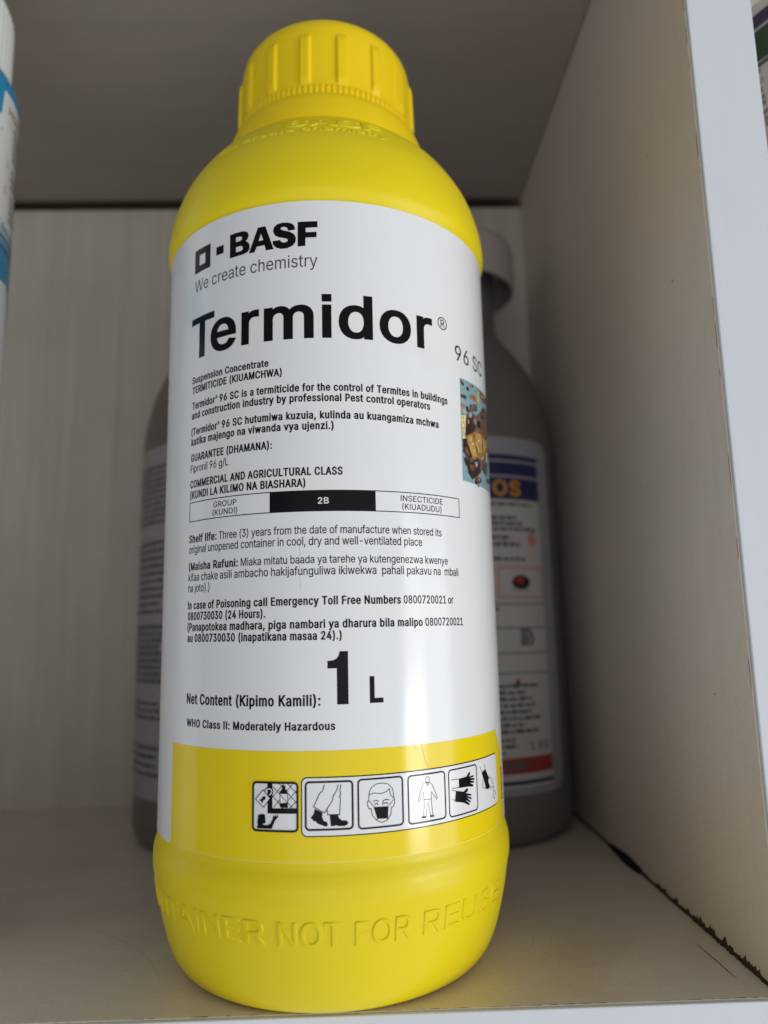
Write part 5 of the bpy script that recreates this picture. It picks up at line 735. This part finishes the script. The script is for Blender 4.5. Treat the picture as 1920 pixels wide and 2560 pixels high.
# printed photograph of termites
f = Flat()
f.poly([[(U(48.9), 112.75), (U(92), 112.6), (U(92), 139.6), (U(49.4), 138.7)]], 'photo_base', 1)
lay = 1.3
for c, pts in SHAPES['photo']:
    f.poly([pts], 'photo_' + c, lay, True); lay += .06
random.seed(12)
for k in range(26):   # more insects on the part that turns away round the bottle
    u, z, a = random.uniform(U(66), U(90)), random.uniform(114, 138), random.uniform(0, 3.1)
    p = [(u + 1.3 * math.cos(t) * math.cos(a) - .5 * math.sin(t) * math.sin(a), z + 1.3 * math.cos(t) * math.sin(a) + .5 * math.sin(t) * math.cos(a)) for t in [i * .6283 for i in range(10)]]
    if u > U(76): f.poly([p], random.choice(['photo_brown', 'photo_dark', 'photo_rust', 'photo_tan']), lay); lay += .03
put(f, 'termite_picture')

# ------------------------------------------------------------------ grey bottles behind
def grey_bottle(loc, label, variant):
    t = thing('bottle', label, 'bottle', loc, 'grey bottles at the back of the shelf')
    mb = MB()
    lathe(mb, spline([(0.01, 1.5), (30, 1.0), (37.5, .6), (40.6, 2.4), (41.7, 5.5), (42, 9), (42, 40), (42, 100), (42, 140), (42, 150), (41.7, 157), (40.4, 166), (37.6, 177), (33.2, 187), (28.0, 195), (24.0, 200.5), (21.6, 204.5), (20.6, 208), (20.4, 214), (20.4, 226), (20.4, 243)], 5), 'grey_plastic', 96)
    mb.build('body', t, smooth=True)
    mb = MB()
    lathe(mb, [(20.5, 241.5), (27.6, 241.4), (28.3, 240.6), (28.3, 226.6), (28.6, 226.2), (29.4, 226.2), (29.8, 226.7), (29.9, 229), (29.9, 243), (29.2, 246.2), (27.0, 247.4), (0.01, 247.6)], 'grey_cap', 240, rfun=lambda a, z: .2 * math.cos(a * 60) if 227.5 < z < 244 and z != 240.6 else 0)
    mb.build('cap', t, smooth=True, sharp=50)
    G = 42.0
    V = lambda d: R_(d) * G
    f = Flat()
    a, b = (-60, 54) if variant == 0 else (-175, 175)
    f.rrect(V(a), V(b), 18.4, 151.2 if variant else 150.6, 6, 'grey_label', 1)
    l = art(f, 'label', t, G, .05, 2.5)
    def P(f, name, step=2.0): art(f, name, l, G, .05, step)
    random.seed(3 + variant)
    def rows(f, a, b, z0, z1, pitch, h, m='ink_grey', lay=3):
        z = z0
        while z > z1:
            x = V(a); e = V(b) - random.uniform(0, .3) * V(b - a)
            while x < e:
                w = random.uniform(1.2, 4.4); f.rect(x, min(x + w, e), z, z + h * random.uniform(1.0, 1.35), m, lay); x += w + .6
            z -= pitch
    if variant == 0:
        f = Flat(); f.rrect(V(-58), V(43), 21, 126, 1, 'grey_label_panel', 2); P(f, 'text_panel')
        f = Flat()
        f.rect(V(-58), V(44), 141.6, 143.6, 'ink_navy', 2); f.rect(V(-58), V(43.5), 135.6, 140.6, 'ink_navy', 2); P(f, 'header_stripes')
        f = Flat(); f.rect(V(-58), V(43.5), 126.2, 134.6, 'ink_navy', 2.2); P(f, 'title_band')
        f = Flat(); f.text(('OS', 34, 24), V(12.6), V(29.5), 127.4, 6.2, 'ink_orange', 3.4); P(f, 'title_lettering')
        f = Flat(); rows(f, -20, 42, 123.6, 122, 2, 1.0); rows(f, -20, 42, 118.2, 113.5, 2.1, 1.2); rows(f, -20, 28, 110.6, 106, 2.6, 1.5); rows(f, -20, 41, 102.6, 101, 2, 1.1)
        rows(f, -20, 40, 56, 38, 2.3, 1.1); rows(f, -20, 22, 37, 32.5, 2.2, 1.2); P(f, 'small_lettering')
        f = Flat(); f.poly([[(V(36) + 2.3 * math.cos(k * .524), 111 + 2.9 * math.sin(k * .524)) for k in range(12)]], 'ink_pink', 3); P(f, 'badge')
        f = Flat(); f.rrect(V(13), V(42.4), 88.6, 100.4, .8, 'ink_pink', 3, .7)
        f.poly([[(V(27) + 4.3 * math.cos(k * .3927), 94.6 + 2.7 * math.sin(k * .3927)) for k in range(16)]], 'photo_dark', 3)
        f.poly([[(V(26) + 2.2 * math.cos(k * .3927), 95.4 + 1.3 * math.sin(k * .3927)) for k in range(16)]], 'ink_red', 3.6)
        for s in range(6): f.stroke([(V(27) - 3 + s * 1.1, 93), (V(27) - 3.9 + s * 1.5, 91.3)], .35, 'photo_dark', 3.2)
        P(f, 'insect_picture')
        f = Flat()
        for z in (86.2, 77.4, 68.2, 61): f.rect(V(-20), V(42.6), z, z + .5, 'ink_grey', 3)
        rows(f, -10, 14, 84, 82, 2, 1.1); rows(f, 25, 34, 76, 71, 1.6, 1.1); rows(f, -10, 14, 75, 73, 2, 1.1); rows(f, -10, 16, 63.5, 62.6, 2, 1.1); P(f, 'table')
        f = Flat(); f.poly([[(V(22) + 1.1 * math.cos(k * .524), 58 + 1.1 * math.sin(k * .524)) for k in range(12)]], 'ink_red', 3); P(f, 'badge')
        f = Flat(); f.text(('1 KG', 22, 14), V(27.5), V(40.5), 33.6, 3.0, 'ink_grey', 3); P(f, 'weight_lettering')
        f = Flat(); f.rect(V(-58), V(43), 25.8, 31.4, 'ink_red', 3); rows(f, -20, 34, 27.2, 26, 3, 2.6, 'ink_grey', 3.5); P(f, 'red_band')
        f = Flat(); f.rect(V(-58), V(43.5), 22.0, 23.4, 'ink_navy', 3); P(f, 'footer_stripe')
    else:
        f = Flat(); rows(f, -100, -14, 142, 118, 2.4, 1.3); rows(f, -100, -14, 112, 84, 2.9, 1.4); rows(f, -100, -14, 80, 58, 2.5, 1.5); rows(f, -100, -14, 52, 46, 2.6, 1.2); rows(f, -100, -14, 36, 24, 3.1, 1.3)
        P(f, 'small_lettering')
    return t
grey_bottle((48.8, 112, 0), 'grey bottle by the cupboard side wall, orange and navy title on its label', 0)
grey_bottle((-42.5, 112, 0), 'grey bottle with rows of small print, mostly hidden behind the yellow bottle', 1)

# ------------------------------------------------------------------ white and blue jar at the edge of the frame
jar = thing('jar', 'white jar with ribbed white lid and bright blue label bands', 'jar', (-129.4, 0, 0))
JR = 33.0
mb = MB(); lathe(mb, spline([(0.01, 1), (28, .6), (31.4, 1.6), (32.7, 5), (32.8, 10), (32.8, 236), (32.6, 242.4), (31.8, 244.6), (30.6, 246.2), (29.0, 247.4), (28, 248), (27.6, 252)], 4), 'white_plastic', 120)
mb.build('body', jar, smooth=True)
mb = MB(); lathe(mb, [(28, 248.4), (29.5, 248.3), (29.8, 248.9), (29.8, 272), (29.0, 274.6), (27, 276), (.01, 276.4)], 'white_plastic', 720, rfun=lambda a, z: .3 * math.cos(a * 64) if 248.6 <= z <= 272.5 else 0)
mb.build('lid', jar, smooth=True, sharp=50)
f = Flat(); V = lambda d: R_(d) * JR
f.rect(V(-170), V(170), 20, 243, 'ink_white', 1)
l = art(f, 'label', jar, JR, .05, 2.5)
f = Flat(); f.poly([[(V(-170), 224), (V(30), 231), (V(85.4), 231.6), (V(87.2), 240.6), (V(170), 241.2), (V(170), 243.4), (V(-170), 243.4)]], 'cyan_label', 2); art(f, 'blue_band', l, JR, .05, 2.0)
mb = MB(); lathe(mb, [(33.1, 243.2), (33.0, 244.2), (32.6, 245.4), (32.0, 246.6), (31.0, 247.9), (29.6, 249.0)], 'cyan_label', 120); mb.build('blue_shoulder', l, smooth=True)
f = Flat()
for k, (z0, z1) in enumerate(((198.6, 201), (196.2, 198.6), (193.8, 196.2), (191.4, 193.8))):
    f.rect(V(-170), V(170), z0, z1 + .01, 'fade_%d' % k, 1.6)
f.poly([[(V(-170), 176), (V(60), 178.5), (V(92), 181.4), (V(104), 182.4), (V(112), 179.0), (V(117), 172), (V(170), 170), (V(170), 191.5), (V(-170), 191.5)]], 'cyan_label', 2); art(f, 'blue_band', l, JR, .05, 2.0)
f = Flat(); f.text(('HOW', 18, 12), V(92.4), V(110), 234.6, 2.6, 'ink_brown', 2); art(f, 'heading_lettering', l, JR, .05)
f = Flat()
for t, a, z in (('1.', 94.6, 231.4), ('2.', 93.4, 217.8), ('3.', 92.4, 209.4)): f.text((t, 4, 4), V(a), None, z, 1.9, 'ink_grey', 2)
random.seed(8)
for z0, n in ((231.6, 5), (217.8, 3), (209.4, 4)):
    for k in range(n):
        x = V(100)
        while x < V(122):
            w = random.uniform(.8, 2.2); f.rect(x, x + w, z0 - k * 2.4, z0 - k * 2.4 + 1.2, 'ink_grey', 2); x += w + .5
art(f, 'small_lettering', l, JR, .05)
f = Flat(); f.text(('Exp.', 14, 10), V(92.6), V(101), 197.2, 2.0, 'ink_blue', 2.6)
for k in range(3):
    x = V(91 if k else 103)
    while x < V(122):
        w = random.uniform(.8, 2.2); f.rect(x, x + w, 197.2 - k * 2.9, 198.7 - k * 2.9, 'ink_blue', 2.6); x += w + .5
art(f, 'date_lettering', l, JR, .05)
f = Flat(); f.rect(V(60), V(86.8), 226.6, 227.9, 'ink_red', 2); art(f, 'red_rule', l, JR, .05)

# ------------------------------------------------------------------ bottle in the next compartment
nb = thing('bottle', 'white bottle with purple and green label bands in the next compartment', 'bottle', (169.5, 10, 0))
NR = 42.0
mb = MB(); lathe(mb, spline([(.01, 1), (36, .6), (40, 2), (41.6, 6), (41.8, 12), (41.8, 262), (41.5, 266), (40, 270), (36, 276), (30, 281), (24, 284), (21, 287), (21, 292)], 4), 'white_plastic', 120)
mb.build('body', nb, smooth=True)
mb = MB(); lathe(mb, [(21, 289), (23.6, 289), (24, 290), (24, 304), (22.6, 306), (.01, 306.4)], 'white_plastic', 120)
mb.build('cap', nb, smooth=True, sharp=50)
f = Flat(); V = lambda d: R_(d) * NR
f.rect(V(-170), V(170), 30, 264, 'grey_label_panel', 1); l = art(f, 'label', nb, NR, .05, 2.5)
f = Flat(); f.rect(V(-170), V(170), 255.9, 260.6, 'purple', 2); art(f, 'purple_band', l, NR, .05, 2.5)
f = Flat(); f.rect(V(-170), V(170), 244.9, 255.2, 'green', 2); art(f, 'green_band', l, NR, .05, 2.5)
f = Flat(); f.rect(V(-170), V(170), 243.2, 244.4, 'purple', 2); art(f, 'purple_rule', l, NR, .05, 2.5)
f = Flat()
for k, (t, z) in enumerate((('ROA', 241.4), ('ME', 239.6), ('SAT', 237.7), ('AR', 234.8), ('GR', 232.3), ('PR', 230.3), ('ME', 227.3), ('AR', 225.1), ('RE', 223.2), ('AR', 220))):
    f.text((t, 14, 10), V(-70.5 + k * .55), None, z, 1.5, 'ink_black', 2)
art(f, 'small_lettering', l, NR, .05)
